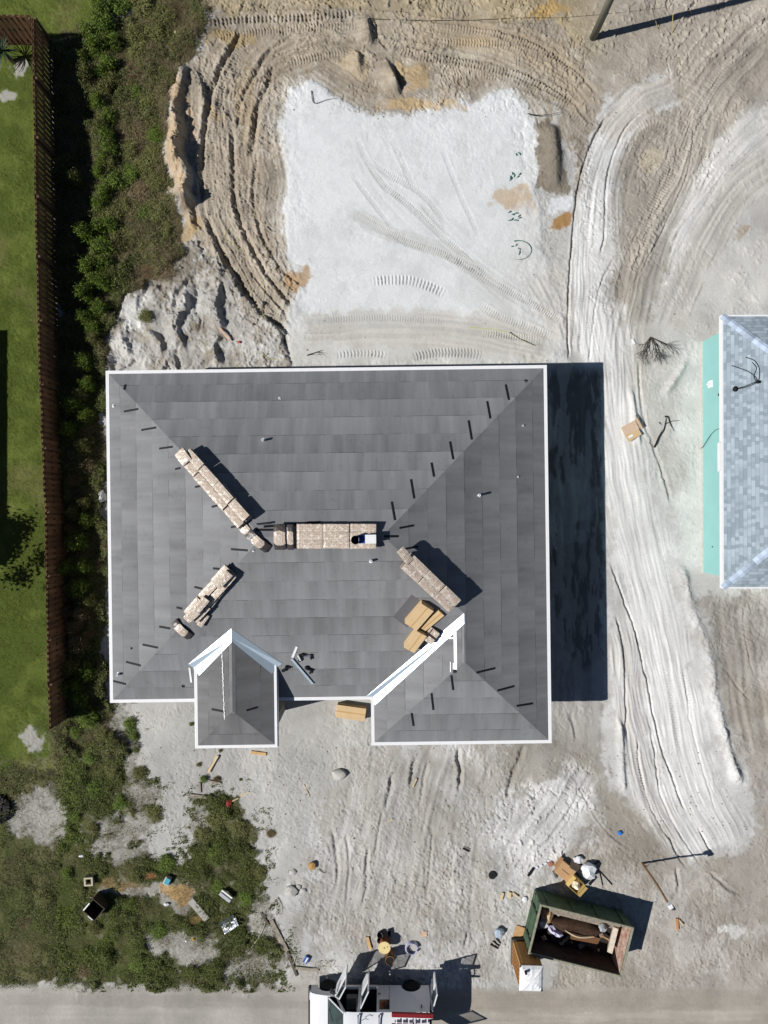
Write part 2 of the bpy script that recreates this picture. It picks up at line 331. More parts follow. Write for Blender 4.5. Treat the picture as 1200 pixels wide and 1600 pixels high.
H += cl*rough_z*0.055
tone = ((n_fine-0.5)*0.26+(n_tiny-0.5)*0.22+(n_grit-.5)*.16+(n_mid-.5)*.26)*np.clip(rough_z, 0.05, 1)
an = fbm(U*1.6, V*.28, 13, 405, 4, .65); tone = tone+(an-.5)*.34*np.clip(m_s+.6*m_se+.5*m_lane, 0, 1)*(U < 1210)
tone = tone-.16*sstep(.60, .72, fbm(U, V, 18, 406, 5, .7))*np.clip(rough_z, .1, 1)*(1-m_heap)
tone = tone*(.55+.6*np.clip(patch, 0, 1))+m_road*((n_fine-.5)*.05+(fbm(U*.3, V, 20, 801, 5, .65)-.5)*.22); COL *= (1+tone)[..., None]
edge = np.exp(-(sd_pad/12)**2)*np.clip(n_big*2-.5, 0, 1); H += edge*((n_fine-0.45)*0.05+(n_mid-.5)*.10); COL *= (1-edge*.22*sstep(.45, .6, n_frag))[..., None]
m_pe = m_pad*sstep(790, 815, U)*sstep(130, 160, V); H += m_pe*((n_fine-0.5)*0.03+(n_mid-0.5)*0.12)
m_pl = m_pad*sstep(500, 455, U)*0.7; H += m_pl*((n_fine-0.5)*0.02+(n_mid-.5)*.08)
rid = 1-np.abs(2*fbm(U*1.25, V*0.62, 46, 71, 3)-1); rid = sstep(0.80, 0.99, rid)*sstep(.4, .55, n_big)
H += m_heap*(0.30*fbm(U*1.1, V*0.6, 52, 72, 4)+0.06*(n_fine-0.5)-0.16*rid)
# berm on the far left of the track
def hump(pts, w, h, steep=1.0, rough=0.5, seed=3):
    sl_, d, s, f, L = stroke(pts, w*2.5)
    # d > 0 = right-hand side of travel; steep face there
    pr = np.where(d < 0, np.exp(-(d/w)**2), np.exp(-(d*steep/w)**2))
    n = fbm(U[sl_], V[sl_], 12, seed, 5, 0.72)
    H[sl_] += f*h*pr*(1-rough+2*rough*n)*np.clip(0.4+1.2*vnoise(s, s*0, 35, seed+1), 0, 1.3)
hump([(292, 100), (284, 140), (276, 170), (284, 205), (281, 240), (296, 275), (293, 300), (303, 330)][::-1], 14, 0.52, 2.6, 0.7, 5); hump([(276, 130), (270, 180), (272, 240), (284, 300), (286, 340)], 16, 0.22, 1.2, 1.0, 25)
hump([(300, 100), (314, 135), (322, 165), (318, 195)][::-1], 11, 0.30, 2.4, 0.9, 6)
hump([(352, 520), (338, 480), (345, 445), (335, 410)], 13, 0.34, 2.6, 0.9, 7)
hump([(290, 550), (278, 510), (292, 480), (288, 450)], 12, 0.30, 2.6, 0.9, 8)
hump([(352, 575), (335, 545), (350, 520)], 11, 0.30, 2.6, 0.9, 17)
hump([(205, 560), (196, 530), (200, 500)], 12, 0.32, 2.4, 0.9, 9)
hump([(258, 560), (248, 530), (225, 515)], 10, 0.26, 2.4, 0.9, 10)
hump([(865, 300), (866, 260), (862, 220), (858, 190)], 18, 0.34, 1.7, 0.12, 11)
hump([(560, 120), (558, 90), (545, 75)], 14, 0.35, 2.2, 0.3, 12)
hump([(625, 150), (612, 120), (600, 90)], 16, 0.40, 3.4, 0.2, 13)
hump([(582, 75), (575, 45), (572, 18)], 14, 0.30, 3.2, 0.2, 14)
hump([(1158, 1230), (1138, 1170), (1118, 1090), (1108, 1020), (1085, 960), (1062, 880)], 9, 0.13, 1.4, 1.1, 15)
hump([(976, 1240), (972, 1180), (968, 1120)], 6, 0.13, 1.8, 0.8, 16)
for q in [[(1000, 700), (990, 640), (985, 600)], [(1075, 560), (1035, 620)]]: hump(q, 6, 0.12, 1.6, 0.5, 18)
# ruts (deep lines)
for a in [dict(pts=[(378, 48), (355, 88), (337, 125), (325, 170), (318, 220), (315, 270), (316, 318)], w=3.4, depth=0.21),
          dict(pts=[(362, 195), (364, 250), (365, 290), (370, 330), (392, 385), (420, 430), (450, 470), (462, 482)], w=3.2, depth=0.17),
          dict(pts=[(322, 335), (342, 385), (362, 418), (384, 455), (412, 488), (452, 522)], w=4, depth=0.24),
          dict(pts=[(302, 315), (305, 345), (322, 360)], w=4, depth=0.2),
          dict(pts=[(455, 58), (425, 78), (404, 105), (388, 135), (375, 165), (370, 205)], w=3, depth=0.13),
          dict(pts=[(428, 100), (418, 130), (406, 160), (398, 200), (392, 250)], w=4, depth=0.18),
          dict(pts=[(400, 250), (396, 290), (398, 330), (415, 380), (440, 420), (470, 445)], w=2.6, depth=0.09),
          dict(pts=[(345, 165), (350, 200), (355, 240)], w=2.2, depth=0.07), dict(pts=[(356, 160), (364, 200)], w=2, depth=0.06),
          dict(pts=[(335, 300), (350, 345), (375, 390), (395, 430), (430, 470), (455, 505)], w=2.0, depth=0.06),
          dict(pts=[(420, 90), (450, 75), (500, 68), (530, 60)], w=3, depth=0.10), dict(pts=[(450, 125), (480, 112), (520, 102)], w=2.5, depth=0.08),
          dict(pts=[(582, 15), (588, 40), (592, 60), (610, 80)], w=2.6, depth=0.12), dict(pts=[(612, 90), (620, 115), (630, 148)], w=3, depth=0.16),
          dict(pts=[(320, 18), (420, 14), (560, 12), (700, 26), (800, 34), (900, 28)], w=2, depth=0.05),
          dict(pts=[(620, 62), (680, 82), (760, 95), (830, 118), (890, 155), (925, 195)], w=2.4, depth=0.07),
          dict(pts=[(640, 30), (740, 40), (830, 62), (900, 110), (935, 150)], w=2.4, depth=0.06),
          dict(pts=[(888, 565), (887, 500), (892, 410), (897, 345), (905, 285), (925, 222), (950, 180)], w=2.0, depth=0.14),
          dict(pts=[(936, 400), (944, 370), (946, 320), (950, 270), (962, 230), (985, 190), (1010, 172)], w=2.0, depth=0.10),
          dict(pts=[(920, 570), (928, 500), (940, 440), (960, 400)], w=1.8, depth=0.07),
          dict(pts=[(1085, 195), (1082, 235), (1072, 280), (1050, 330), (1015, 400), (985, 450)], w=1.6, depth=0.06),
          dict(pts=[(1190, 80), (1130, 130), (1100, 180), (1080, 220)], w=1.8, depth=0.05),
          dict(pts=[(1160, 100), (1100, 150), (1060, 240), (1020, 330), (990, 400)], w=1.6, depth=0.04),
          dict(pts=[(953, 878), (968, 920), (984, 962), (998, 1008), (1008, 1050), (1020, 1110), (1034, 1170), (1052, 1220), (1072, 1270)], w=1.9, depth=0.13),
          dict(pts=[(962, 960), (972, 1000), (977, 1050), (978, 1110), (982, 1165)], w=2.0, depth=0.13),
          dict(pts=[(995, 1150), (1002, 1210), (1016, 1260), (1050, 1320), (1075, 1360)], w=2, depth=0.08),
          dict(pts=[(1012, 1110), (1022, 1170), (1032, 1240), (1060, 1300), (1095, 1350)], w=1.8, depth=0.07),
          dict(pts=[(1068, 1040), (1078, 1120), (1098, 1200), (1120, 1270)], w=1.6, depth=0.04),
          dict(pts=[(1090, 1290), (1105, 1320), (1118, 1340)], w=1.8, depth=0.10),
          dict(pts=[(1000, 560), (1000, 610), (1008, 660), (1030, 720), (1050, 790)], w=2.2, depth=0.07),
          dict(pts=[(652, 1180), (645, 1205), (640, 1235)], w=3.0, depth=0.15), dict(pts=[(615, 1205), (608, 1240), (600, 1270)], w=2.6, depth=0.10),
          dict(pts=[(716, 1165), (718, 1195), (720, 1210), (716, 1240)], w=2.8, depth=0.2), dict(pts=[(668, 1185), (662, 1220), (655, 1270)], w=2.4, depth=0.06),
          dict(pts=[(820, 1160), (812, 1185), (800, 1215), (792, 1255)], w=3.4, depth=0.10), dict(pts=[(742, 1265), (745, 1285)], w=1.8, depth=0.10),
          dict(pts=[(675, 1290), (672, 1350), (668, 1390)], w=2.0, depth=0.05), dict(pts=[(732, 1450), (728, 1470), (724, 1485)], w=2.2, depth=0.12),
          dict(pts=[(518, 1290), (525, 1330), (528, 1370), (522, 1400)], w=2.4, depth=0.06), dict(pts=[(575, 1320), (573, 1360), (572, 1390), (562, 1430)], w=2.4, depth=0.07),
          dict(pts=[(540, 1300), (545, 1350), (540, 1420)], w=2.0, depth=0.05), dict(pts=[(600, 1260), (592, 1300), (585, 1340)], w=2.0, depth=0.05),
          dict(pts=[(1055, 1350), (1060, 1380), (1058, 1400)], w=2.4, depth=0.08), dict(pts=[(1105, 1360), (1140, 1390), (1165, 1400)], w=2.2, depth=0.07),
          dict(pts=[(1128, 1040), (1150, 1070), (1175, 1100)], w=2, depth=0.05), dict(pts=[(1160, 940), (1165, 1000), (1180, 1060)], w=2, depth=0.04),
          dict(pts=[(892, 1200), (910, 1240), (940, 1290), (985, 1330)], w=2, depth=0.04), dict(pts=[(890, 1110), (898, 1135), (900, 1160)], w=2.4, depth=0.09)]:
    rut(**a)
# tyre and crawler marks
for a in [dict(pts=[(392, 52), (366, 90), (350, 128), (338, 175), (330, 235), (328, 300), (338, 350), (356, 400), (380, 440), (412, 475), (450, 512)], w=7, depth=0.022, period=4.5),
          dict(pts=[(320, 36), (400, 30), (480, 27), (560, 20)], w=5.5, depth=0.05, period=6.2, shade=0.22, chev=0.1),
          dict(pts=[(330, 60), (420, 48), (500, 42), (570, 42)], w=6, depth=0.03, period=4.6),
          dict(pts=[(446, 100), (480, 92), (520, 84), (550, 78)], w=6, depth=0.03, period=4.6), dict(pts=[(405, 230), (400, 300), (412, 360), (432, 410), (456, 450)], w=7, depth=0.02, period=4.4),
          dict(pts=[(372, 220), (380, 290), (392, 350), (420, 410), (455, 450)], w=6, depth=0.022, period=4.4),
          dict(pts=[(600, 58), (625, 78), (660, 88), (720, 96), (790, 112), (850, 135), (900, 165)], w=6.5, depth=0.035, period=5, shade=0.16),
          dict(pts=[(690, 42), (760, 50), (820, 66), (870, 92), (915, 130)], w=6.5, depth=0.032, period=4.8, shade=0.14), dict(pts=[(680, 66), (740, 68), (790, 72), (850, 100)], w=6, depth=0.03, period=4.6, shade=0.14),
          dict(pts=[(700, 120), (760, 118), (820, 135), (880, 170), (925, 210)], w=6, depth=0.02, period=4.6),
          dict(pts=[(556, 218), (575, 255), (600, 290), (640, 322), (690, 370), (720, 395), (770, 440), (840, 480), (885, 510)], w=5.5, depth=0.02, period=3.6, shade=0.12, chev=0.2),
          dict(pts=[(575, 250), (610, 275), (660, 305), (700, 355)], w=5, depth=0.016, period=3.6, shade=0.12),
          dict(pts=[(548, 270), (575, 308), (600, 340), (618, 362)], w=4, depth=0.016, period=3.6, shade=0.12),
          dict(pts=[(550, 330), (590, 355), (640, 380), (700, 400), (760, 430)], w=6.5, depth=0.016, period=3.4, shade=0.13),
          dict(pts=[(612, 215), (625, 245), (640, 280), (650, 300)], w=5, depth=0.012, period=3.4, shade=0.08), dict(pts=[(655, 310), (672, 335), (705, 370)], w=5, depth=0.012, period=3.6, shade=0.08),
          dict(pts=[(718, 305), (735, 340), (748, 372)], w=4, depth=0.012, period=3.6, shade=0.10), dict(pts=[(690, 230), (705, 270), (725, 320)], w=4, depth=0.008, period=3.6, shade=0.05),
          dict(pts=[(577, 441), (610, 438), (645, 440), (680, 452), (700, 462)], w=7, depth=0.035, period=5.6, shade=0.18, chev=0.1),
          dict(pts=[(690, 395), (730, 420), (770, 450)], w=6, depth=0.02, period=4, shade=0.1),
          dict(pts=[(745, 475), (780, 495), (820, 510), (870, 530)], w=6, depth=0.022, period=4, shade=0.15), dict(pts=[(750, 520), (790, 525), (850, 532)], w=5, depth=0.018, period=4, shade=0.12),
          dict(pts=[(520, 556), (570, 552), (610, 556)], w=5, depth=0.03, period=5.4, shade=0.12), dict(pts=[(500, 500), (600, 497), (700, 503)], w=5, depth=0.01, period=4, shade=0.1),
          dict(pts=[(640, 560), (680, 552), (730, 552), (760, 556)], w=7, depth=0.02, period=5, shade=0.25),
          dict(pts=[(1038, 1030), (1048, 1080), (1058, 1140), (1066, 1180)], w=4.5, depth=0.025, period=4.4, shade=0.14), dict(pts=[(1062, 1035), (1074, 1075), (1080, 1110)], w=4.5, depth=0.025, period=4.4, shade=0.14),
          dict(pts=[(992, 1160), (1000, 1200), (1010, 1240), (1028, 1280)], w=5, depth=0.025, period=4.4, shade=0.14), dict(pts=[(1026, 1120), (1034, 1150), (1040, 1160)], w=6, depth=0.02, period=4.4, shade=0.16),
          dict(pts=[(905, 560), (912, 480), (912, 400), (918, 330), (935, 260)], w=5, depth=0.012, period=4, shade=0.05), dict(pts=[(985, 620), (1000, 700), (1020, 800), (1040, 880)], w=5, depth=0.012, period=4, shade=0.06),
          dict(pts=[(965, 680), (985, 760), (1005, 840), (1030, 940), (1048, 1010)], w=5, depth=0.012, period=4, shade=0.05),
          dict(pts=[(990, 205), (1020, 195), (1045, 215), (1050, 250), (1030, 300), (1000, 350)], w=9, depth=0.02, period=4.6, shade=0.10), dict(pts=[(990, 230), (1010, 250), (1030, 290)], w=9, depth=0.02, period=4.6, shade=0.10),
          dict(pts=[(1140, 90), (1100, 160), (1070, 240), (1030, 320), (1000, 400)], w=7, depth=0.012, period=4.6, shade=0.08)]:
    if 470 < a['pts'][0][0] < 780 and 200 < a['pts'][0][1] and a['depth'] < .021: a['depth'] *= 1.6; a['shade'] = a.get('shade', .1)*1.9
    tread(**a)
for a in [dict(pts=[(985, 420), (966, 330), (985, 240), (1030, 192), (1068, 215), (1060, 270), (1030, 320), (1000, 400)], w=17, c=(150, 143, 130), amt=.34, hgt=.03, freq=2.4, seed=71, a=.5),
          dict(pts=[(1085, 190), (1070, 260), (1030, 350), (990, 450), (975, 540), (978, 640)], w=44, c=(166, 159, 147), amt=.34, hgt=.03, freq=2.2, seed=72, a=.5),
          dict(pts=[(1210, 40), (1140, 100), (1090, 170), (1060, 240)], w=40, c=(158, 151, 138), amt=.34, hgt=.03, freq=2.3, seed=73, a=.6),
          dict(pts=[(1210, 190), (1140, 250), (1080, 330), (1035, 420)], w=30, c=(204, 202, 198), amt=.2, hgt=.02, freq=2.2, seed=74, a=.6),
          dict(pts=[(930, 470), (950, 560), (962, 640), (985, 800), (1020, 960), (1045, 1100), (1080, 1230), (1130, 1330)], w=60, c=(206, 205, 202), amt=.22, hgt=.018, freq=2.0, seed=75, a=.35),
          dict(pts=[(975, 980), (990, 1120), (1020, 1240), (1060, 1330)], w=30, c=(188, 185, 180), amt=.3, hgt=.035, freq=1.9, seed=76, a=.4),
          dict(pts=[(905, 560), (908, 420), (918, 300), (950, 200), (1010, 140)], w=24, c=(198, 197, 194), amt=.26, hgt=.03, freq=1.9, seed=77, a=.35),
          dict(pts=[(330, 120), (325, 220), (340, 330), (385, 430), (440, 500)], w=40, c=(168, 158, 143), amt=.3, hgt=.035, freq=1.9, seed=78, a=.35),
          dict(pts=[(420, 90), (520, 60), (640, 60), (780, 90), (900, 150)], w=40, c=(170, 160, 143), amt=.26, hgt=.03, freq=2.0, seed=79, a=.35),
          dict(pts=[(640, 1180), (610, 1300), (580, 1440)], w=90, c=(188, 187, 184), amt=.16, hgt=.012, freq=2.6, seed=80, a=.3),
          dict(pts=[(1190, 60), (1120, 140), (1080, 230), (1040, 320), (1000, 420), (985, 510)], w=36, c=(156, 148, 134), amt=.40, hgt=.035, freq=4, seed=41, a=.75),
          dict(pts=[(935, 650), (928, 560), (920, 450), (925, 340), (945, 240), (1000, 160)], w=26, c=(212, 213, 212), amt=.12, hgt=.012, freq=4, seed=42, a=.6),
          dict(pts=[(932, 470), (945, 560), (965, 700), (1000, 860), (1035, 1000), (1060, 1140), (1080, 1250)], w=46, c=(216, 216, 214), amt=.14, hgt=.022, freq=4.2, seed=43, a=.7),
          dict(pts=[(965, 1000), (985, 1150), (1020, 1270), (1070, 1340)], w=24, c=(200, 198, 193), amt=.2, hgt=.03, freq=3.6, seed=44, a=.4),
          dict(pts=[(905, 570), (905, 800), (915, 1000), (925, 1090)], w=40, c=(176, 172, 166), amt=.4, hgt=.03, freq=7, seed=45, a=.7),
          dict(pts=[(620, 1170), (600, 1300), (560, 1480)], w=110, c=(158, 151, 140), amt=.12, hgt=.022, freq=5.5, seed=46, a=.4),
          dict(pts=[(740, 1170), (700, 1300), (690, 1480)], w=80, c=(160, 153, 142), amt=.14, hgt=.03, freq=6, seed=47, a=.35),
          dict(pts=[(920, 1190), (870, 1270), (820, 1330)], w=34, c=(216, 217, 217), amt=.14, hgt=.05, freq=5, seed=48, a=.4),
          dict(pts=[(470, 515), (600, 512), (740, 520), (860, 545)], w=32, c=(182, 177, 168), amt=.18, hgt=.02, freq=4, seed=49, a=.55),
          dict(pts=[(560, 200), (620, 300), (760, 430), (880, 510)], w=36, c=(204, 206, 206), amt=.07, hgt=.008, freq=4, seed=50, a=.4),
          dict(pts=[(540, 330), (620, 370), (700, 395), (800, 470)], w=14, c=(190, 190, 188), amt=.08, hgt=.008, freq=3, seed=51, a=.6),
          dict(pts=[(1150, 930), (1160, 1050), (1185, 1180)], w=40, c=(146, 138, 125), amt=.22, hgt=.05, freq=7, seed=52, a=.4),
          dict(pts=[(1215, 250), (1150, 300), (1090, 400), (1040, 520)], w=34, c=(176, 171, 161), amt=.3, hgt=.03, freq=4, seed=57, a=.6), dict(pts=[(1060, 130), (1100, 160), (1090, 230), (1060, 300), (1010, 380)], w=26, c=(170, 163, 150), amt=.35, hgt=.03, freq=4, seed=58, a=.6), dict(pts=[(1215, 0), (1120, 60), (1060, 130), (1000, 160), (940, 220)], w=30, c=(172, 162, 146), amt=.3, hgt=.03, freq=4, seed=59, a=.6),
          dict(pts=[(0, 1562), (300, 1564), (600, 1568)], w=12, c=(150, 146, 138), amt=.06, hgt=.006, freq=3, seed=60, a=.5), dict(pts=[(640, 1570), (900, 1562), (1200, 1560)], w=16, c=(150, 143, 132), amt=.08, hgt=.01, freq=3, seed=61, a=.5), dict(pts=[(700, 1592), (950, 1590), (1200, 1586)], w=10, c=(176, 170, 160), amt=.08, hgt=.01, freq=3, seed=62, a=.6),
          dict(pts=[(1200, 170), (1140, 230), (1080, 320), (1040, 380)], w=24, c=(206, 204, 199), amt=.12, hgt=.02, freq=4, seed=53, a=.5),
          dict(pts=[(850, 1180), (920, 1220), (980, 1300)], w=30, c=(146, 140, 128), amt=.2, hgt=.05, freq=7, seed=54, a=.3),
          dict(pts=[(640, 45), (760, 55), (860, 90), (930, 170)], w=30, c=(160, 145, 122), amt=.2, hgt=.03, freq=4, seed=55, a=.5),
          dict(pts=[(840, 420), (870, 480), (880, 540)], w=30, c=(196, 192, 185), amt=.15, hgt=.02, freq=4, seed=56, a=.6)]:
    streaks(**a)
COL[...] = COL*(1-.06*(m_pad*sstep(.5, .6, fbm(U, V*.8, 30, 501, 5, .7)))[..., None]); q = sstep(0, 10, 945-U+(n_frag-.5)*30)*(U > 840)*sstep(565, 590, V)*sstep(1200, 1120, V); paint(q, (140, 136, 130), .62); paint(q*sstep(.50, .58, an), (96, 92, 88), .75); paint(q*sstep(.5, .44, n_big), (176, 174, 170), .6)  # soil colour darkened where the house shadow falls, to deepen the shade
# clods on the lane's east berm, coarse heaps
H += np.clip(m_heap, 0, 1)*sstep(0.58, 0.75, n_fine)*0.03
H += m_green*(n_mid-0.4)*0.12
inb = (U > -46) & (U < 1246) & (V > -46) & (V < 1646)
H *= (1-far)
H = np.where(inb, H, 0.3*H)
# flat where the buildings stand
def sdbox(x0, x1, y0, y1): return np.maximum(np.maximum(x0-U, U-x1), np.maximum(y0-V, V-y1))
flat = sstep(0, 14, sdbox(215, 830, 600, 1095))*1.0; H *= np.where(flat < 1, flat, 1)
H *= sstep(0, 10, sdbox(1097, 1400, 530, 895))
notg = 1-np.clip(m_green+m_lawn+.0, 0, 1); wz = notg*np.clip(sstep(860, 960, U)*sstep(1000, 850, U*0+V*.9)+sstep(880, 940, U)*m_lane+.55*m_s+.35*m_se+.5*(U > 940)*(V > 560)*(V < 930), 0, 1)*.5
gr_ = COL.mean(-1, keepdims=True); COL = COL*(1-wz[..., None]*.55)+gr_*np.array([1.0, 1.0, 1.0])*(wz[..., None]*.55)
bl = fbm(U, V*.75, 46, 701, 6, .62); COL *= (1+(notg*(1-.75*m_pad)*((bl-.5)*.62)+.05*wz*2)[..., None])
COL = np.clip(COL*1.0, 0.003, 0.95)*ALB
HX = (gu-600)/K(); HY = (800-gv)/K()
def gh(x, y):
    i = np.clip(np.searchsorted(HX, x)-1, 0, len(HX)-2); j = np.clip(np.searchsorted(-HY, -y)-1, 0, len(HY)-2)
    fx = (x-HX[i])/(HX[i+1]-HX[i]); fy = (y-HY[j])/(HY[j+1]-HY[j])
    return (H[j, i]*(1-fx)+H[j, i+1]*fx)*(1-fy)+(H[j+1, i]*(1-fx)+H[j+1, i+1]*fx)*fy
def gmax(x, y, r):
    return float(max(gh(x+dx*r, y+dy*r) for dx in (-1, -.5, 0, .5, 1) for dy in (-1, -.5, 0, .5, 1)))
def onground(px, py, lift=0.0, r=0.0):
    p = gp(px, py); z = float(gh(p.x, p.y)) if r == 0 else gmax(p.x, p.y, r)
    return Vector((p.x, p.y, z+lift))
def mk_ground():
    nv, nu = SH; co = np.empty((nv*nu, 3), np.float32)
    co[:, 0] = ((U-600)/K()).ravel(); co[:, 1] = ((800-V)/K()).ravel(); co[:, 2] = H.ravel()
    idx = np.arange(nv*nu).reshape(nv, nu)
    q = np.stack([idx[:-1, :-1], idx[1:, :-1], idx[1:, 1:], idx[:-1, 1:]], -1).reshape(-1, 4)
    me = bpy.data.meshes.new('ground'); me.vertices.add(nv*nu); me.vertices.foreach_set('co', co.ravel())
    me.loops.add(q.size); me.loops.foreach_set('vertex_index', q.ravel().astype(np.int32))
    me.polygons.add(len(q)); me.polygons.foreach_set('loop_start', np.arange(0, q.size, 4, dtype=np.int32))
    me.polygons.foreach_set('loop_total', np.full(len(q), 4, np.int32)); me.update(calc_edges=True)
    me.polygons.foreach_set('use_smooth', np.ones(len(q), bool))
    at = me.color_attributes.new('soil', 'FLOAT_COLOR', 'POINT')
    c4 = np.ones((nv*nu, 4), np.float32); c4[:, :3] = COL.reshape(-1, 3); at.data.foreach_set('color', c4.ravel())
    m = bpy.data.materials.new('soil'); m.use_nodes = True; N = m.node_tree.nodes; L = m.node_tree.links; b = N['Principled BSDF']
    b.inputs['Roughness'].default_value = 0.95; b.inputs['Specular IOR Level'].default_value = 0.15
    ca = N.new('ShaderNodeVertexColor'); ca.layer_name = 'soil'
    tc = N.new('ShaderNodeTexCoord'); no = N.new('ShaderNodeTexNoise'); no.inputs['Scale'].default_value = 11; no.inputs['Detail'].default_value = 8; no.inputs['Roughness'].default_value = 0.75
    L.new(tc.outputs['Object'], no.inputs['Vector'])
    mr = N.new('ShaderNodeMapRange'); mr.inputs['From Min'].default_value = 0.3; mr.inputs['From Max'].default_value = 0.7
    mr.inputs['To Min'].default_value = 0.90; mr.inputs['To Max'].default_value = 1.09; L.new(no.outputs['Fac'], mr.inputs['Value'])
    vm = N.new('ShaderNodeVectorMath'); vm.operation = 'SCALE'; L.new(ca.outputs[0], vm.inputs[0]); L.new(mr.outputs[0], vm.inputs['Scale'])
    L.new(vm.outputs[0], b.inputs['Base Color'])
    bp = N.new('ShaderNodeBump'); bp.inputs['Distance'].default_value = 0.02; bp.inputs['Strength'].default_value = 0.6
    L.new(no.outputs['Fac'], bp.inputs['Height']); L.new(bp.outputs[0], b.inputs['Normal'])
    me.materials.append(m); o = bpy.data.objects.new('ground', me); link(o); tag(o, kind='structure')
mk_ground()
# ------------------------------------------------------------------ roof materials
def felt_mat(name, base, rowlen=0.76, off=0.0):
    m = bpy.data.materials.new(name); m.use_nodes = True; N = m.node_tree.nodes; L = m.node_tree.links; b = N['Principled BSDF']
    b.inputs['Roughness'].default_value = 0.85; b.inputs['Specular IOR Level'].default_value = 0.12
    uv = N.new('ShaderNodeUVMap'); sx = N.new('ShaderNodeSeparateXYZ'); L.new(uv.outputs[0], sx.inputs[0])
    def M(op, a, c=None, d=None):
        n = N.new('ShaderNodeMath'); n.operation = op
        for i, x in enumerate((a, c, d)):
            if x is None: continue
            if isinstance(x, (int, float)): n.inputs[i].default_value = x
            else: L.new(x, n.inputs[i])
        return n.outputs[0]
    def noise(x, y, z, scale=1.0, det=3):
        cb = N.new('ShaderNodeCombineXYZ')
        for i, q in enumerate((x, y, z)):
            if isinstance(q, (int, float)): cb.inputs[i].default_value = q
            else: L.new(q, cb.inputs[i])
        n = N.new('ShaderNodeTexNoise'); n.inputs['Scale'].default_value = scale; n.inputs['Detail'].default_value = det
        L.new(cb.outputs[0], n.inputs['Vector']); return n.outputs['Fac']
    vr = M('DIVIDE', M('ADD', sx.outputs[1], off), rowlen); row = M('FLOOR', vr); fr = M('SUBTRACT', vr, row)
    u = sx.outputs[0]
    # roll joints along each row
    ur = M('ADD', M('DIVIDE', u, 14.5), M('MULTIPLY', noise(row, 7.7, 0, 3.1, 0), 7.0)); seg = M('FLOOR', ur); fu = M('SUBTRACT', ur, seg)
    wn = N.new('ShaderNodeTexWhiteNoise'); cb = N.new('ShaderNodeCombineXYZ'); L.new(row, cb.inputs[0]); L.new(seg, cb.inputs[1]); L.new(cb.outputs[0], wn.inputs['Vector'])
    wr = N.new('ShaderNodeTexWhiteNoise'); wr.noise_dimensions = '1D'; L.new(row, wr.inputs['W']); tone = M('ADD', M('MULTIPLY', wn.outputs['Value'], .10), M('MULTIPLY', wr.outputs['Value'], .90))
    pucker = noise(M('MULTIPLY', u, 1.9), M('MULTIPLY', row, 5.3), M('MULTIPLY', sx.outputs[1], 0.25), 1.0, 2)
    grime = noise(M('MULTIPLY', u, 3.0), M('MULTIPLY', sx.outputs[1], 0.7), 3.0, 1.0, 6)
    spot = noise(u, sx.outputs[1], 9.0, 4.6, 2)
    streak = noise(M('MULTIPLY', u, 9.0), M('MULTIPLY', sx.outputs[1], 0.5), M('MULTIPLY', row, 3.0), 1.0, 3)
    k = M('ADD', 0.345, M('MULTIPLY', tone, 0.20)); k = M('ADD', k, M('MULTIPLY', pucker, 0.76)); k = M('ADD', k, M('MULTIPLY', grime, 0.16))
    k = M('ADD', k, M('MULTIPLY', streak, 0.20))
    k = M('SUBTRACT', k, M('MULTIPLY', M('GREATER_THAN', spot, 0.645), 0.07))
    k = M('MULTIPLY', k, M('SUBTRACT', 1.0, M('MULTIPLY', M('GREATER_THAN', fr, 0.975), M('MULTIPLY', M('GREATER_THAN', noise(M('MULTIPLY', u, 0.35), row, 1.0, 1.0, 2), 0.50), 0.38))))
    k = M('MULTIPLY', k, M('SUBTRACT', 1.0, M('MULTIPLY', M('LESS_THAN', fu, 0.0018), 0.05)))
    # graded tone inside a row, darker up-slope
    k = M('ADD', k, M('MULTIPLY', M('SUBTRACT', fr, 0.5), -0.10))
    vm = N.new('ShaderNodeVectorMath'); vm.operation = 'SCALE'; vm.inputs[0].default_value = base[:3]; L.new(k, vm.inputs['Scale'])
    L.new(vm.outputs[0], b.inputs['Base Color'])
    hgt = M('ADD', M('MULTIPLY', noise(M('MULTIPLY', u, 1.7), M('MULTIPLY', row, 5.3), M('MULTIPLY', sx.outputs[1], 0.5), 1.0, 2), 0.022), M('MULTIPLY', M('SUBTRACT', 1.0, fr), 0.004))
    hgt = M('ADD', hgt, M('MULTIPLY', streak, 0.0035))
    bp = N.new('ShaderNodeBump'); bp.inputs['Distance'].default_value = 1.0; bp.inputs['Strength'].default_value = 1.0
    L.new(hgt, bp.inputs['Height']); L.new(bp.outputs[0], b.inputs['Normal']); return m
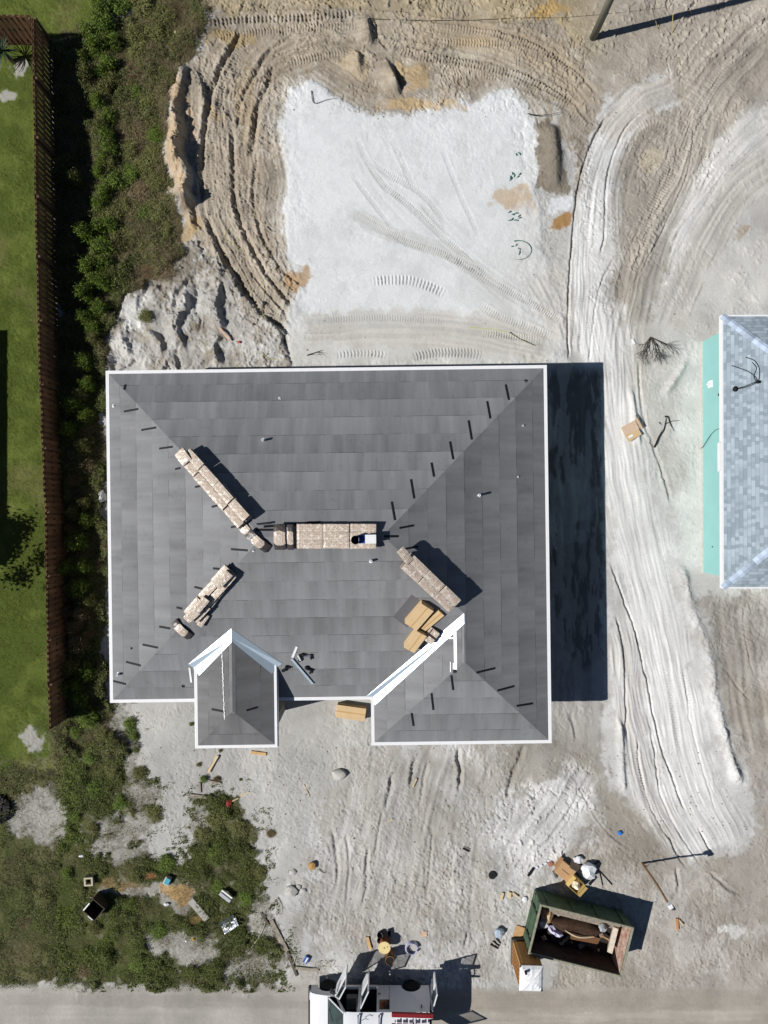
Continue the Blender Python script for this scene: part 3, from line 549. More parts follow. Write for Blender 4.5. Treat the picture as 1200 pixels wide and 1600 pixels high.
def shingle_mat(name, c1, c2):
    m = bpy.data.materials.new(name); m.use_nodes = True; N = m.node_tree.nodes; L = m.node_tree.links; b = N['Principled BSDF']
    b.inputs['Roughness'].default_value = 0.85
    uv = N.new('ShaderNodeUVMap'); sx = N.new('ShaderNodeSeparateXYZ'); L.new(uv.outputs[0], sx.inputs[0])
    def M(op, a, c=None):
        n = N.new('ShaderNodeMath'); n.operation = op
        for i, x in enumerate((a, c)):
            if x is None: continue
            if isinstance(x, (int, float)): n.inputs[i].default_value = x
            else: L.new(x, n.inputs[i])
        return n.outputs[0]
    def wnz(a, c, e=0.0):
        cb = N.new('ShaderNodeCombineXYZ'); L.new(a, cb.inputs[0]); L.new(c, cb.inputs[1]); cb.inputs[2].default_value = e
        n = N.new('ShaderNodeTexWhiteNoise'); L.new(cb.outputs[0], n.inputs['Vector']); return n.outputs['Value']
    vr = M('DIVIDE', sx.outputs[1], 0.143); row = M('FLOOR', vr); fr = M('SUBTRACT', vr, row)
    zero = M('MULTIPLY', row, 0.0)
    ur = M('ADD', M('DIVIDE', sx.outputs[0], 0.15), M('MULTIPLY', wnz(row, zero), 9.0)); tb = M('FLOOR', ur); fu = M('SUBTRACT', ur, tb)
    half = M('FLOOR', M('DIVIDE', tb, 2.0))
    sw = M('GREATER_THAN', wnz(half, row, 3.0), 0.72)
    tone = M('ADD', M('MULTIPLY', wnz(tb, row), M('SUBTRACT', 1.0, sw)), M('MULTIPLY', wnz(half, row, 7.0), sw))
    cr = N.new('ShaderNodeValToRGB'); L.new(tone, cr.inputs['Fac']); cr.color_ramp.elements[0].color = c1; cr.color_ramp.elements[1].color = c2
    cr.color_ramp.elements[0].position = 0.15; cr.color_ramp.elements[1].position = 0.95
    no = N.new('ShaderNodeTexNoise'); no.inputs['Scale'].default_value = 60; L.new(uv.outputs[0], no.inputs['Vector'])
    k = M('ADD', 0.85, M('MULTIPLY', no.outputs['Fac'], 0.3)); k = M('MULTIPLY', k, M('SUBTRACT', 1.0, M('MULTIPLY', M('LESS_THAN', fr, 0.09), 0.25)))
    vm = N.new('ShaderNodeVectorMath'); vm.operation = 'SCALE'; L.new(cr.outputs[0], vm.inputs[0]); L.new(k, vm.inputs['Scale']); L.new(vm.outputs[0], b.inputs['Base Color'])
    bp = N.new('ShaderNodeBump'); bp.inputs['Distance'].default_value = 0.006; L.new(M('SUBTRACT', 1.0, fr), bp.inputs['Height']); L.new(bp.outputs[0], b.inputs['Normal'])
    return m
FELT = felt_mat('roofing_felt', A(127, 128, 130), 0.76, 0.12)
FELT2 = felt_mat('roofing_felt_dark', A(116, 116, 117), 0.93, 0.3)
WHITE = mat('white_metal', A(235, 236, 238), rough=0.45, var=0.04)
ALU = mat('mill_aluminium', (0.52, 0.62, 0.70, 1), rough=0.40, metal=0.45, var=0.05, scale=3, bump=0.004, bscale=5)
BLACK = mat('black_strip', A(20, 20, 28), rough=0.7, var=0.3)
BLOCK = mat('block_wall', A(150, 148, 142), rough=0.95, var=0.12, bump=0.004)
GLASS = mat('window_glass', (0.015, 0.02, 0.025, 1), rough=0.06, var=0.0, spec=0.8)
TIMBER = mat('sawn_timber', A(205, 180, 138), rough=0.85, var=0.18, scale=9, stretch=(1, 6, 6))
HT = 0.0131
P0, Z0 = 0.42, 3.30
X0, X1, Y0, Y1, YW, XW = -10.72, 6.37, -7.25, 5.60, -9.04, -0.57
RY = -0.825; RXL, RXR = -4.295, -0.05; RZ = Z0+P0*6.425; WX, WY, WZ = 2.90, -5.57, Z0+P0*3.47
QX0, QX1, QY, QZ = -7.29, -4.17, -8.89, 3.90; QR = -5.73; QH = QZ+P0*1.56; QRY = QY+1.56
QYV, QYA = Y0+(QZ-Z0)/P0, Y0+(QH-Z0)/P0
def uvmesh(name, faces, m, parent):
    """faces: list of (points, origin, u-axis, v-axis) ; uv in metres along the slope"""
    me = bpy.data.meshes.new(name); vs = []; fs = []; uvs = []
    for pts, o, ua, va in faces:
        n = len(vs); vs += [tuple(p) for p in pts]; fs.append(tuple(range(n, n+len(pts))))
        for p in pts:
            d = Vector(p)-Vector(o); uvs += [d.dot(Vector(ua)), d.dot(Vector(va))]
    me.from_pydata(vs, [], fs); ul = me.uv_layers.new(name='UVMap'); ul.data.foreach_set('uv', uvs); me.materials.append(m)
    me.update(); o = bpy.data.objects.new(name, me); link(o, parent); return o
cs = 1/math.sqrt(1+P0*P0); sn = P0*cs
AX = {'N': ((-1, 0, 0), (0, -cs, sn)), 'S': ((1, 0, 0), (0, cs, sn)), 'E': ((0, 1, 0), (-cs, 0, sn)), 'W': ((0, -1, 0), (cs, 0, sn))}
house = empty('house_under_construction', (0, 0, 0), HT, 'large single-storey house under construction with a hipped roof covered in grey underlayment felt', 'house')
RE = (RXR, RY, RZ); RW = (RXL, RY, RZ)
roof = uvmesh('roof', [
    ([(X1, Y1, Z0), (X0, Y1, Z0), RW, RE], (X0, Y1, Z0), *AX['N']),
    ([(X0, Y1, Z0), (X0, Y0, Z0), RW], (X0, Y0-40, Z0), *AX['W']),
    ([(X0, Y0, Z0), (XW, Y0, Z0), (WX, Y0+3.47, WZ), RE, RW], (X0-60, Y0, Z0), *AX['S']),
    ([(X1, YW, Z0), (X1, Y1, Z0), RE, (WX, Y0+3.47, WZ), (WX, WY, WZ)], (X1, YW-90, Z0), *AX['E']),
    ([(XW, YW, Z0), (X1, YW, Z0), (WX, WY, WZ)], (XW-120, YW, Z0), *AX['S']),
    ([(XW, Y0, Z0), (XW, YW, Z0), (WX, WY, WZ), (WX, Y0+3.47, WZ)], (XW, YW-160, Z0), *AX['W'])], FELT, house)
proof = uvmesh('portico_roof', [
    ([(QX0, QYV, QZ), (QX0, QY, QZ), (QR, QRY, QH), (QR, QYA, QH)], (QX0, QY, QZ), *AX['W']),
    ([(QX1, QY, QZ), (QX1, QYV, QZ), (QR, QYA, QH), (QR, QRY, QH)], (QX1, QY-20, QZ), *AX['E']),
    ([(QX0, QY, QZ), (QX1, QY, QZ), (QR, QRY, QH)], (QX0, QY, QZ), *AX['S'])], FELT2, house)
# fascias, soffits
OUT = [(X0, Y0), (X0, Y1), (X1, Y1), (X1, YW), (XW, YW), (XW, Y0)]
def inset(poly, d):
    n = len(poly); out = []
    ar = sum(poly[i][0]*poly[(i+1) % n][1]-poly[(i+1) % n][0]*poly[i][1] for i in range(n)); sg = 1 if ar > 0 else -1
    for i in range(n):
        p, c, q = Vector(poly[i-1]).to_2d(), Vector(poly[i]).to_2d(), Vector(poly[(i+1) % n]).to_2d()
        a = (c-p).normalized(); b = (q-c).normalized(); na = Vector((-a.y, a.x))*sg; nb = Vector((-b.y, b.x))*sg
        out.append(tuple(c+(na+nb)*d/(1+na.dot(nb))))
    return out
def ring(poly, d, z0, z1):
    """closed band between a polygon and its inset: one mesh"""
    q = inset(poly, d); n = len(poly); mb = MB()
    vs = [(p[0], p[1], z) for z in (z0, z1) for pl in (poly, q) for p in pl]
    fs = []
    for i in range(n):
        j = (i+1) % n
        fs += [(i, j, 2*n+j, 2*n+i), (n+j, n+i, 3*n+i, 3*n+j), (2*n+i, 2*n+j, 3*n+j, 3*n+i), (j, i, n+i, n+j)]
    return mb.add(vs, fs)
ring(inset(OUT, -0.035), 0.03, Z0-0.20, Z0-0.012).build('fascia', WHITE, roof)
ring(inset(OUT, -0.035), 0.125, Z0-0.008, Z0+0.045).build('drip_edge', WHITE, roof)
MB().prism(inset(OUT, 0.005), Z0-0.2, Z0-0.17).build('soffit', mat('soffit_board', A(200, 200, 196)), house)
QO = [(QX0, QYV+0.05), (QX0, QY), (QX1, QY), (QX1, QYV+0.05)]
def channel(pts, wdt, z0, z1, inward=1):
    mb = MB()
    for i in range(len(pts)-1):
        a, b = Vector(pts[i]).to_2d(), Vector(pts[i+1]).to_2d(); t = (b-a).normalized(); n = Vector((-t.y, t.x))*inward
        ea = 0 if i == 0 else wdt; m_ = [a+t*ea, b, b+n*wdt, a+n*wdt+t*ea]
        mb.prism([tuple(p) for p in m_], z0, z1)
    return mb
channel(QO, 0.10, QZ-0.008, QZ+0.045).build('drip_edge', WHITE, proof)
channel([(QX0-.03, QYV), (QX0-.03, QY-.03), (QX1+.03, QY-.03), (QX1+.03, QYV)], 0.028, QZ-0.19, QZ-0.012).build('fascia', WHITE, proof)
MB().prism([(QX0+.01, QY+.01), (QX1-.01, QY+.01), (QX1-.01, QYV), (QX0+.01, QYV)], QZ-0.17, QZ-0.14).build('soffit', mat('soffit_board', A(200, 200, 196)), proof)
# walls
WP = inset(OUT, 0.5); MB().prism(WP, 0.0, Z0-0.205).build('wall', BLOCK, house)
MB().prism([(QX0+.14, QY+.25), (QX1-.14, QY+.25), (QX1-.14, QYV-.3), (QX0+.14, QYV-.3)], Z0+0.02, QZ-0.175).build('portico_wall', BLOCK, house)
for x in (QX0+.45, QX1-.45): MB().prism([(x-.2, QY+.3), (x+.2, QY+.3), (x+.2, QY+.7), (x-.2, QY+.7)], 0.0, Z0+0.015).build('portico_column', BLOCK, house)
MB().prism([(X0+.3, Y0+.3), (X1-.3, Y0+.3), (X1-.3, Y1-.3), (X0+.3, Y1-.3)], -0.3, 0.06).build('slab', mat('concrete_slab', A(170, 168, 162), var=0.1), house)
def window(parent, c, w_, h_, ax):
    d = (w_, 0.06, h_) if ax == 'x' else (0.06, w_, h_)
    f = MB()
    for s_ in (-1, 1):
        if ax == 'x': f.box((s_*(w_/2-.04), 0, 0), (0.08, 0.07, h_)); f.box((0, 0, s_*(h_/2-.04)), (w_-.16, 0.07, 0.08))
        else: f.box((0, s_*(w_/2-.04), 0), (0.07, 0.08, h_)); f.box((0, 0, s_*(h_/2-.04)), (0.07, w_-.16, 0.08))
    fr = f.build('window', WHITE, parent, loc=c)
    MB().box((0, 0, 0), ((w_-.16, 0.02, h_-.16) if ax == 'x' else (0.02, w_-.16, h_-.16))).build('pane', GLASS, fr)
for x in (-9, -6, -2, 2, 4.5): window(house, (x, WP[1][1]+.03, 1.6), 1.2, 1.3, 'x')
for y in (-6, -2, 2): window(house, (WP[2][0]+.03, y, 1.6), 1.0, 1.3, 'y'); window(house, (WP[0][0]-.03, y, 1.6), 1.0, 1.3, 'y')
window(house, (-9, WP[0][1]-.03, 1.6), 1.4, 1.4, 'x'); window(house, (-3, WP[0][1]-.03, 1.6), 1.2, 1.4, 'x')
MB().box((2.9, WP[3][1]-.03, 1.15), (4.9, .06, 2.25)).build('garage_door', mat('garage_door', A(225, 225, 222), var=.04, stretch=(1, 1, 4)), house)
MB().box((-5.7, WP[0][1]-.03, 1.1), (1.0, .06, 2.1)).build('door', mat('door_panel', A(120, 100, 80)), house)
# local house coordinates -> surface
def hl(p):  # world -> house local
    c, s_ = math.cos(-HT), math.sin(-HT); return (p.x*c-p.y*s_, p.x*s_+p.y*c)
def roof_z(x, y):
    a = min(Y1-y, x-X0)
    main = min(Y1-y, x-X0, X1-x, y-Y0)
    z = Z0+P0*main; n = 'NWES'[[Y1-y, x-X0, X1-x, y-Y0].index(main)]
    if XW < x < X1:
        wg = min(x-XW, X1-x, y-YW); zz = Z0+P0*wg
        if zz > z and y < Y0+3.47: z = zz; n = 'WES'[[x-XW, X1-x, y-YW].index(wg)]
    if QX0 < x < QX1 and y < QYA:
        q = min(x-QX0, QX1-x, y-QY); zz = QZ+P0*q
        if zz > z: z = zz; n = 'WES'[[x-QX0, QX1-x, y-QY].index(q)]
    return z, n
NR = {'N': Vector((0, sn, cs)), 'S': Vector((0, -sn, cs)), 'E': Vector((sn, 0, cs)), 'W': Vector((-sn, 0, cs))}
def onroof(px, py, lift=0.0):
    """photo pixel -> point on the roof in house-local coordinates + normal"""
    z = 4.5
    for _ in range(12):
        x, y = hl(gp(px, py, z+lift)); z2, n = roof_z(x, y); z = 0.5*z+0.5*z2
    return Vector((x, y, z+lift)), NR[n]
def l2w(v): return Matrix.Rotation(HT, 4, 'Z') @ Vector(v)
def w_onroof(px, py, lift=0.0):
    p, n = onroof(px, py, lift); return l2w(p), l2w(n)
# valley flashing: a bent sheet, two wings each side of the valley line
def valley(a, b, na, nb, wa, wb, name, parent, ext_=0.0):
    a = Vector(a); b = Vector(b); t = (b-a).normalized(); mb = MB(); lift = 0.012
    for n, wd in ((na, wa), (nb, wb)):
        n = n.normalized(); sd = n.cross(t)
        if sd.z < 0: sd = -sd
        u = Vector((0, 0, lift)); up_ = (Vector((0, cs, sn)) if n is na else Vector((0, -1, 0)))*wd*1.41; p = [a+u, b+u, b+u+up_, a+u+sd*wd]
        q = [v-n*0.003 for v in p]
        mb.add(p+q, [(0, 1, 2, 3), (7, 6, 5, 4), (0, 4, 5, 1), (1, 5, 6, 2), (2, 6, 7, 3), (3, 7, 4, 0)])
    return mb.build(name, ALU, parent)
valley((XW-.05, Y0-.05, Z0-0.02), (WX, Y0+3.47, WZ), NR['S'], NR['W'], .22, .27, 'valley_flashing', roof)
valley((QX0-.04, QYV-.04, QZ-0.017), (QR, QYA, QH), NR['S'], NR['W'], .26, .36, 'valley_flashing', roof)
valley((QX1+.04, QYV-.04, QZ-0.017), (QR, QYA, QH), NR['S'], NR['E'], .24, .33, 'valley_flashing', roof)
# strips, seams lying on the roof
def strip(px1, py1, px2, py2, wd, name, m, parent=None, th=0.012, lift=0.004, wob=0.0):
    parent = parent or roof; p, n = onroof(px1, py1); q, n2 = onroof(px2, py2)
    t = q-p; L_ = t.length; n = (n+n2).normalized()
    mb = MB().box((L_/2, 0, th/2+lift), (L_, wd, th)); mb.xf(frame(p, t, n)); return mb.build(name, m, parent)
LAP = [(790, 601, 795, 625), (761, 627, 766, 654), (732, 657, 737, 687), (703, 690, 708, 718), (674, 723, 678, 745), (642, 749, 647, 779), (612, 784, 617, 813), (624, 825, 646, 821), (625, 859, 653, 854),
       (744, 1051, 773, 1044), (777, 1079, 803, 1072), (807, 1103, 832, 1099), (705, 1055, 708, 1078), (674, 1083, 677, 1109), (643, 1114, 646, 1134),
       (196, 601, 194, 609), (194, 643, 216, 639), (221, 672, 244, 668), (249, 701, 270, 698), (274, 733, 282, 731), (305, 761, 315, 759), (331, 792, 343, 789), (361, 824, 375, 821), (361, 858, 387, 860), (333, 888, 343, 889),
       (304, 917, 316, 920), (276, 949, 285, 951), (249, 979, 266, 982), (223, 1007, 247, 1012), (197, 1034, 220, 1040), (177, 1064, 197, 1069), (385, 1110, 402, 1105), (331, 1108, 352, 1112)]
for l in LAP: strip(*l, 0.075, 'lap_strip', BLACK)
for l in [(412, 823, 500, 816, .09), (380, 821, 425, 818, .07), (400, 828, 430, 828, .08), (600, 838, 622, 838, .08)]: strip(*l, 'ridge_slot', BLACK)
# lap seams that lift a little
# vent stubs with shadow
def vent(px, py, r=0.04, h=0.22, m=WHITE, dark=False):
    p, n = onroof(px, py); mb = MB().lathe([(r*2.2, 0.0), (r*2.0, 0.015), (r*1.15, 0.03), (r, 0.06), (r, h), (r*.72, h), (r*.72, h-.08), (0, h-.08)], p-Vector((0, 0, .03)), 12)
    mb.build('vent_pipe', BLACK if dark else m, roof, smooth=True)
for q in [(437, 623, .035, .06), (412, 688, .045, .30), (748, 774, .045, .30), (580, 876, .045, .26), (822, 596, .04, .05, WHITE, True), (817, 665, .03, .07), (809, 745, .03, .07), (178, 634, .04, .08), (396, 860, .03, .07), (186, 1053, .045, .25), (286, 1071, .04, .05, WHITE, True), (206, 1013, .03, .05, WHITE, True)]: vent(*q)
# caulk run on the portico, painted drip pieces on the wing ridge
def blob_run(p1, p2, name, m, parent, wd=.05, n=26, zl=.01, seed=1, jit=.03):
    r = random.Random(seed); mb = MB()
    for i in range(n):
        f = i/(n-1); px = p1[0]+(p2[0]-p1[0])*f; py = p1[1]+(p2[1]-p1[1])*f; p, nn = onroof(px, py)
        p = p+Vector((r.uniform(-jit, jit), 0, zl+.006)); l = wd*r.uniform(.7, 2.4)
        mb.xf(Matrix.Identity(4)); b2 = MB().box((0, 0, 0), (wd*r.uniform(.5, 1.2), l, .012), (0, 0, r.uniform(-.3, .3))); b2.xf(frame(p, (1, 0, 0), nn)); mb.add(b2.v, b2.f)
    return mb.build(name, m, parent)
blob_run((347, 1018), (351, 1124), 'sealant_run', WHITE, proof, n=60, wd=.032, jit=.012)
strip(711, 984, 712, 1036, .12, 'ridge_trim', WHITE); strip(701, 997, 709, 997, .06, 'ridge_trim', WHITE)
strip(711, 1036, 711, 1046, .16, 'ridge_trim', WHITE); strip(704, 1034, 704, 1050, .03, 'ridge_trim', WHITE); strip(710, 1046, 711, 1051, .12, 'ridge_slot', BLACK)
strip(296, 1043, 299, 1066, .07, 'step_flashing', WHITE)
# slate-dark patch of felt on the portico east slope is a second sheet
for pts, nm, P_ in (([(378, 1000), (381, 1105), (405, 1150), (432, 1168)], 'felt_lap', 0),):
    pass
# ------------------------------------------------------------------ neighbour house (right)
nb = empty('neighbour_house', (0, 0, 0), 0.003, 'turquoise house with a pale blue-grey shingle hip roof at the right edge', 'house')
NX, NY1, NY0, NZ = 13.35, 7.60, -3.0, 2.95
NY1 = (800-495)/K(NZ); NY0 = (800-920)/K(NZ); NX = (1129.5-600)/K(NZ); NW_ = 13.0
hh = (NY1-NY0)/2; nry = (NY1+NY0)/2; nrz = NZ+P0*hh
SHG = shingle_mat('blue_grey_shingles', A(134, 148, 158), A(166, 180, 190))
HA = (NX+hh, nry, nrz); HB = (NX+NW_-hh, nry, nrz)
nroof = uvmesh('roof', [([(NX, NY1, NZ), (NX, NY0, NZ), HA], (NX, NY0-20, NZ), *AX['W']), ([(NX+NW_, NY0, NZ), (NX+NW_, NY1, NZ), HB], (NX+NW_, NY0-20, NZ), *AX['E']),
    ([(NX, NY0, NZ), (NX+NW_, NY0, NZ), HB, HA], (NX-30, NY0, NZ), *AX['S']), ([(NX+NW_, NY1, NZ), (NX, NY1, NZ), HA, HB], (NX, NY1, NZ), *AX['N'])], SHG, nb)
NO = [(NX, NY0), (NX, NY1), (NX+NW_, NY1), (NX+NW_, NY0)]
ring(inset(NO, -0.03), 0.07, NZ-0.22, NZ+0.012).build('fascia', WHITE, nroof)
TURQ = mat('turquoise_stucco', A(153, 207, 204, 0.9), rough=0.9, var=0.035, scale=1.2, bump=0.003, bscale=40)
wx = (1097-600)/K(0); wy1 = (800-536)/K(0); wy0 = (800-896)/K(0)
nwall = MB().prism([(wx, wy0), (NX+NW_-.5, wy0), (NX+NW_-.5, wy1), (wx, wy1)], -0.05, NZ-0.225).build('wall', TURQ, nb)
MB().prism([(wx-.04, wy0-.04), (NX+NW_-.46, wy0-.04), (NX+NW_-.46, wy1+.04), (wx-.04, wy1+.04)], -0.1, 0.10).build('foundation', mat('foundation_band', A(196, 196, 184)), nb)
MB().prism(inset(NO, 0.045), NZ-0.222, NZ-0.19).build('soffit', WHITE, nb)
def hipcaps(c, e, n1, n2, nm):
    c = Vector(c); e = Vector(e); t = (e-c).normalized(); L_ = (e-c).length; mb = MB(); k = int(L_/0.19)
    hn = (NR[n1]+NR[n2]).normalized(); sd = t.cross(hn)
    for i in range(k):
        p = c+t*(i*0.19)+hn*0.012; a = p; b = p+t*0.30+hn*0.004
        v = []
        for q in (a, b):
            lft = 0.028 if q is a else 0.002
            for s_, nn in ((-1, n1), (0, None), (1, n2)):
                if s_ == 0: v.append(q+hn*lft)
                else:
                    dr = NR[nn].cross(t); dr = dr if dr.z < 0 else -dr
                    v.append(q+dr*0.15+hn*lft)
        mb.add(v, [(0, 1, 4, 3), (1, 2, 5, 4), (0, 3, 4, 1), (1, 4, 5, 2)][:2])
    return mb.build('hip_cap', mat('cap_shingle', A(168, 182, 200), var=.08, island=.38), nroof)
hipcaps((NX, NY1, NZ), HA, 'N', 'W', 'x'); hipcaps((NX, NY0, NZ), HA, 'S', 'W', 'x')
hipcaps((NX+NW_, NY1, NZ), HB, 'N', 'E', 'x'); hipcaps((NX+NW_, NY0, NZ), HB, 'S', 'E', 'x')
# window head and gutter box on the west wall
wy = lambda py, z: (800-py)/K(z)
MB().box((NX-.075, (wy(693, NZ)+wy(738, NZ))/2, NZ-.09), (.09, wy(693, NZ)-wy(738, NZ), .2)).build('gutter', WHITE, nb)
for c in (wy(640, 1.5), wy(800, 1.5)): pass
MB().tube([(wx-.03, wy(680, .9), .95), (wx-.02, wy(672, 1.6), 1.35), (wx-.03, wy(668, 2.4), 2.2), (wx-.02, wy(667, 2.7), 2.7)], .010, 6).build('service_cable', BLACK, nb)
MB().tube([(wx-.03, wy(680, .9), .95), (wx-.10, wy(700, .3), .3), (wx-.06, wy(702, .0), .02)], .012, 6).build('service_cable', BLACK, nb)
MB().box((wx-.04, wy(602, .9), .9), (.08, .30, .30)).lathe([(.03, 0), (.05, .02), (.03, .16)], (wx-.14, wy(602, .9), .85), 10).build('hose_bib', WHITE, nb, bevel=.01)
MB().box((wx-.03, wy(616, 2), 1.7), (.05, .10, .2)).build('outlet_box', mat('dark_plastic', A(45, 50, 55)), nb, bevel=.008)
MB().box((wx-.02, wy(856, 1), 1.0), (.03, .05, .05)).build('vent_hole', mat('dark_plastic', A(45, 50, 55)), nb, bevel=.008)
# ------------------------------------------------------------------ off-frame house and tree that shade the left lawn
lh = empty('left_house', (0, 0, 0), 0, 'low beige house beyond the left edge whose roof shades the lawn', 'house')
lx1, ly1, ly0 = -18.95, 8.3, -5
lx1 = (15-600)/K()-3.0; ly1 = (800-515)/K()-0.75; ly0 = ly1-10.2
lo = [(lx1-12, ly0), (lx1-12, ly1), (lx1, ly1), (lx1, ly0)]
lhh = (ly1-ly0)/2
uvmesh('roof', [([(lx1, ly1, 3.), (lx1-12, ly1, 3.), (lx1-12+lhh, ly1-lhh, 3+.3*lhh), (lx1-lhh, ly1-lhh, 3+.3*lhh)], (lx1, ly1, 3), *AX['N']),
    ([(lx1-12, ly0, 3.), (lx1, ly0, 3.), (lx1-lhh, ly1-lhh, 3+.3*lhh), (lx1-12+lhh, ly1-lhh, 3+.3*lhh)], (lx1, ly0, 3), *AX['S']),
    ([(lx1, ly0, 3.), (lx1, ly1, 3.), (lx1-lhh, ly1-lhh, 3+.3*lhh)], (lx1, ly0, 3), *AX['E']),
    ([(lx1-12, ly1, 3.), (lx1-12, ly0, 3.), (lx1-12+lhh, ly1-lhh, 3+.3*lhh)], (lx1, ly0, 3), *AX['W'])], SHG, lh)
MB().prism(inset(lo, .4), -.1, 2.95).build('wall', mat('beige_stucco', A(190, 176, 150)), lh)
ring(lo, .06, 2.8, 2.995).build('fascia', WHITE, lh)

# ================================================================== objects
ORD = ['first', 'second', 'third', 'fourth', 'fifth', 'sixth']
def rnd(a, b): return random.uniform(a, b)
# ---- wooden fences (boards alternate on both faces of the rails)
FW = mat('fence_board', A(112, 84, 62), rough=0.9, var=0.35, scale=3, island=0.28, stretch=(1, 1, .4))
FWP = mat('fence_post', A(100, 78, 58), rough=0.9, var=0.25)
def fence(pts, label, h=1.83):
    P = [Vector(p) for p in pts]; root = empty('wooden_fence', P[0], 0, label, 'fence')
    segs = []; 
    for i in range(len(P)-1):
        L_ = (P[i+1]-P[i]).length; n = max(1, round(L_/2.44))
        for k in range(n): segs.append((P[i].lerp(P[i+1], k/n), P[i].lerp(P[i+1], (k+1)/n)))
    for k, (a, b) in enumerate(segs):
        t = (b-a).normalized(); nrm = Vector((-t.y, t.x, 0)); L_ = (b-a).length; mb = MB()
        nb_ = int(L_/0.115)
        for j in range(nb_):
            c = a+t*((j+.5)*L_/nb_); sd = 1 if j % 2 else -1; z = float(gh(c.x, c.y)); hh_ = h+rnd(-.012, .012)
            mb.box(c+nrm*sd*0.03+Vector((0, 0, z+hh_/2)), (0.140, 0.017, hh_), (rnd(-.006, .006), rnd(-.006, .006), math.atan2(t.y, t.x)+rnd(-.02, .02)))
        o = mb.build('fence_panel', FW, root); o.location = -P[0]
        mr_ = MB(); zc = float(gh(*((a+b)/2).xy))
        for z in (.3, .95, 1.6): mr_.box((a+b)/2+Vector((0, 0, zc+z)), (L_, .036, .085), (0, 0, math.atan2(t.y, t.x)))
        o = mr_.build('rail', FWP, root); o.location = -P[0]
        mp_ = MB().box(a+nrm*0.085+Vector((0, 0, float(gh(a.x, a.y))+h/2-.1)), (.09, .09, h+.1), (0, 0, math.atan2(t.y, t.x)))
        o = mp_.build('post', FWP, root); o.location = -P[0]
fz = 1.83
FL = [gp(50.5, 27, fz), gp(57, 400, fz), gp(62, 600, fz), gp(70.5, 800, fz), gp(74, 1000, fz), gp(78, 1140, fz)]
FL = [Vector((p.x, p.y, 0)) for p in FL]
fence(FL, 'long brown wooden fence running down the left side of the lot')
e1 = gp(48, 24, fz); fence([Vector((e1.x-.1, e1.y, 0)), Vector((-22, e1.y+.05, 0))], 'short brown wooden fence run across the upper left lawn')
# ---- utility pole
pb = onground(926.7, 59); up = empty('utility_pole', pb, 0, 'tall round wooden utility pole leaning out of the top edge', 'pole')
mb = MB().tube([(0, 0, -.3), (0.02, 0, 3), (0, .02, 6), (0, 0, 10)], [.155, .145, .135, .12], 16); mb.build('pole_shaft', mat('weathered_pole', A(112, 112, 98), var=.25, scale=4, stretch=(3, 3, .3)), up, smooth=True)
MB().box((.16, 0, 9.2), (.1, 2.2, .12)).build('crossarm', mat('weathered_pole', None), up)
MB().box((.15, -.05, 1.6), (.01, .10, .14)).build('tag_plate', ALU, up)
# ---- temporary power post
tb = onground(1003, 1348); tp = empty('power_post', tb, 0, 'slim leaning wooden post with a small white box on top, beside the dumpster', 'post')
topv = gp(1049, 1419, 3.0)-tb
MB().tube([(0, 0, -.2), topv*0.5+Vector((.03, .02, 0)), topv], [.045, .045, .04], 6).build('post_shaft', mat('post_wood', A(134, 104, 76), var=.25), tp)
MB().box(topv+Vector((-.03, .06, -.08)), (.18, .16, .24), (0, 0, .5)).build('meter_box', WHITE, tp, bevel=.015)
MB().box(topv+Vector((.12, -.03, -.1)), (.1, .12, .2), (0, 0, .5)).build('switch_box', mat('dark_plastic', None), tp, bevel=.01)
MB().tube([(0.0, 0, 0.02), (.12, -.05, .3), (.2, -.15, .02)], .012, 5).build('earth_wire', mat('copper_wire', A(150, 100, 70)), tp)
# ---- lath stakes at the top
for (a, b, lb) in [((1029, 46), (1019, 12), 'thin yellow survey stake leaning left, nearer the utility pole'), ((1051, 54), (1052, 6), 'thin yellow survey stake farther from the utility pole, upright')]:
    p = onground(*a); q = gp(*b, .85); o = MB().tube([(0, 0, -.05), q-p], .014, 5).build('survey_stake', mat('yellow_lath', A(190, 178, 110)), loc=p); tag(o, lb, 'stake', 'survey stakes at the top right')
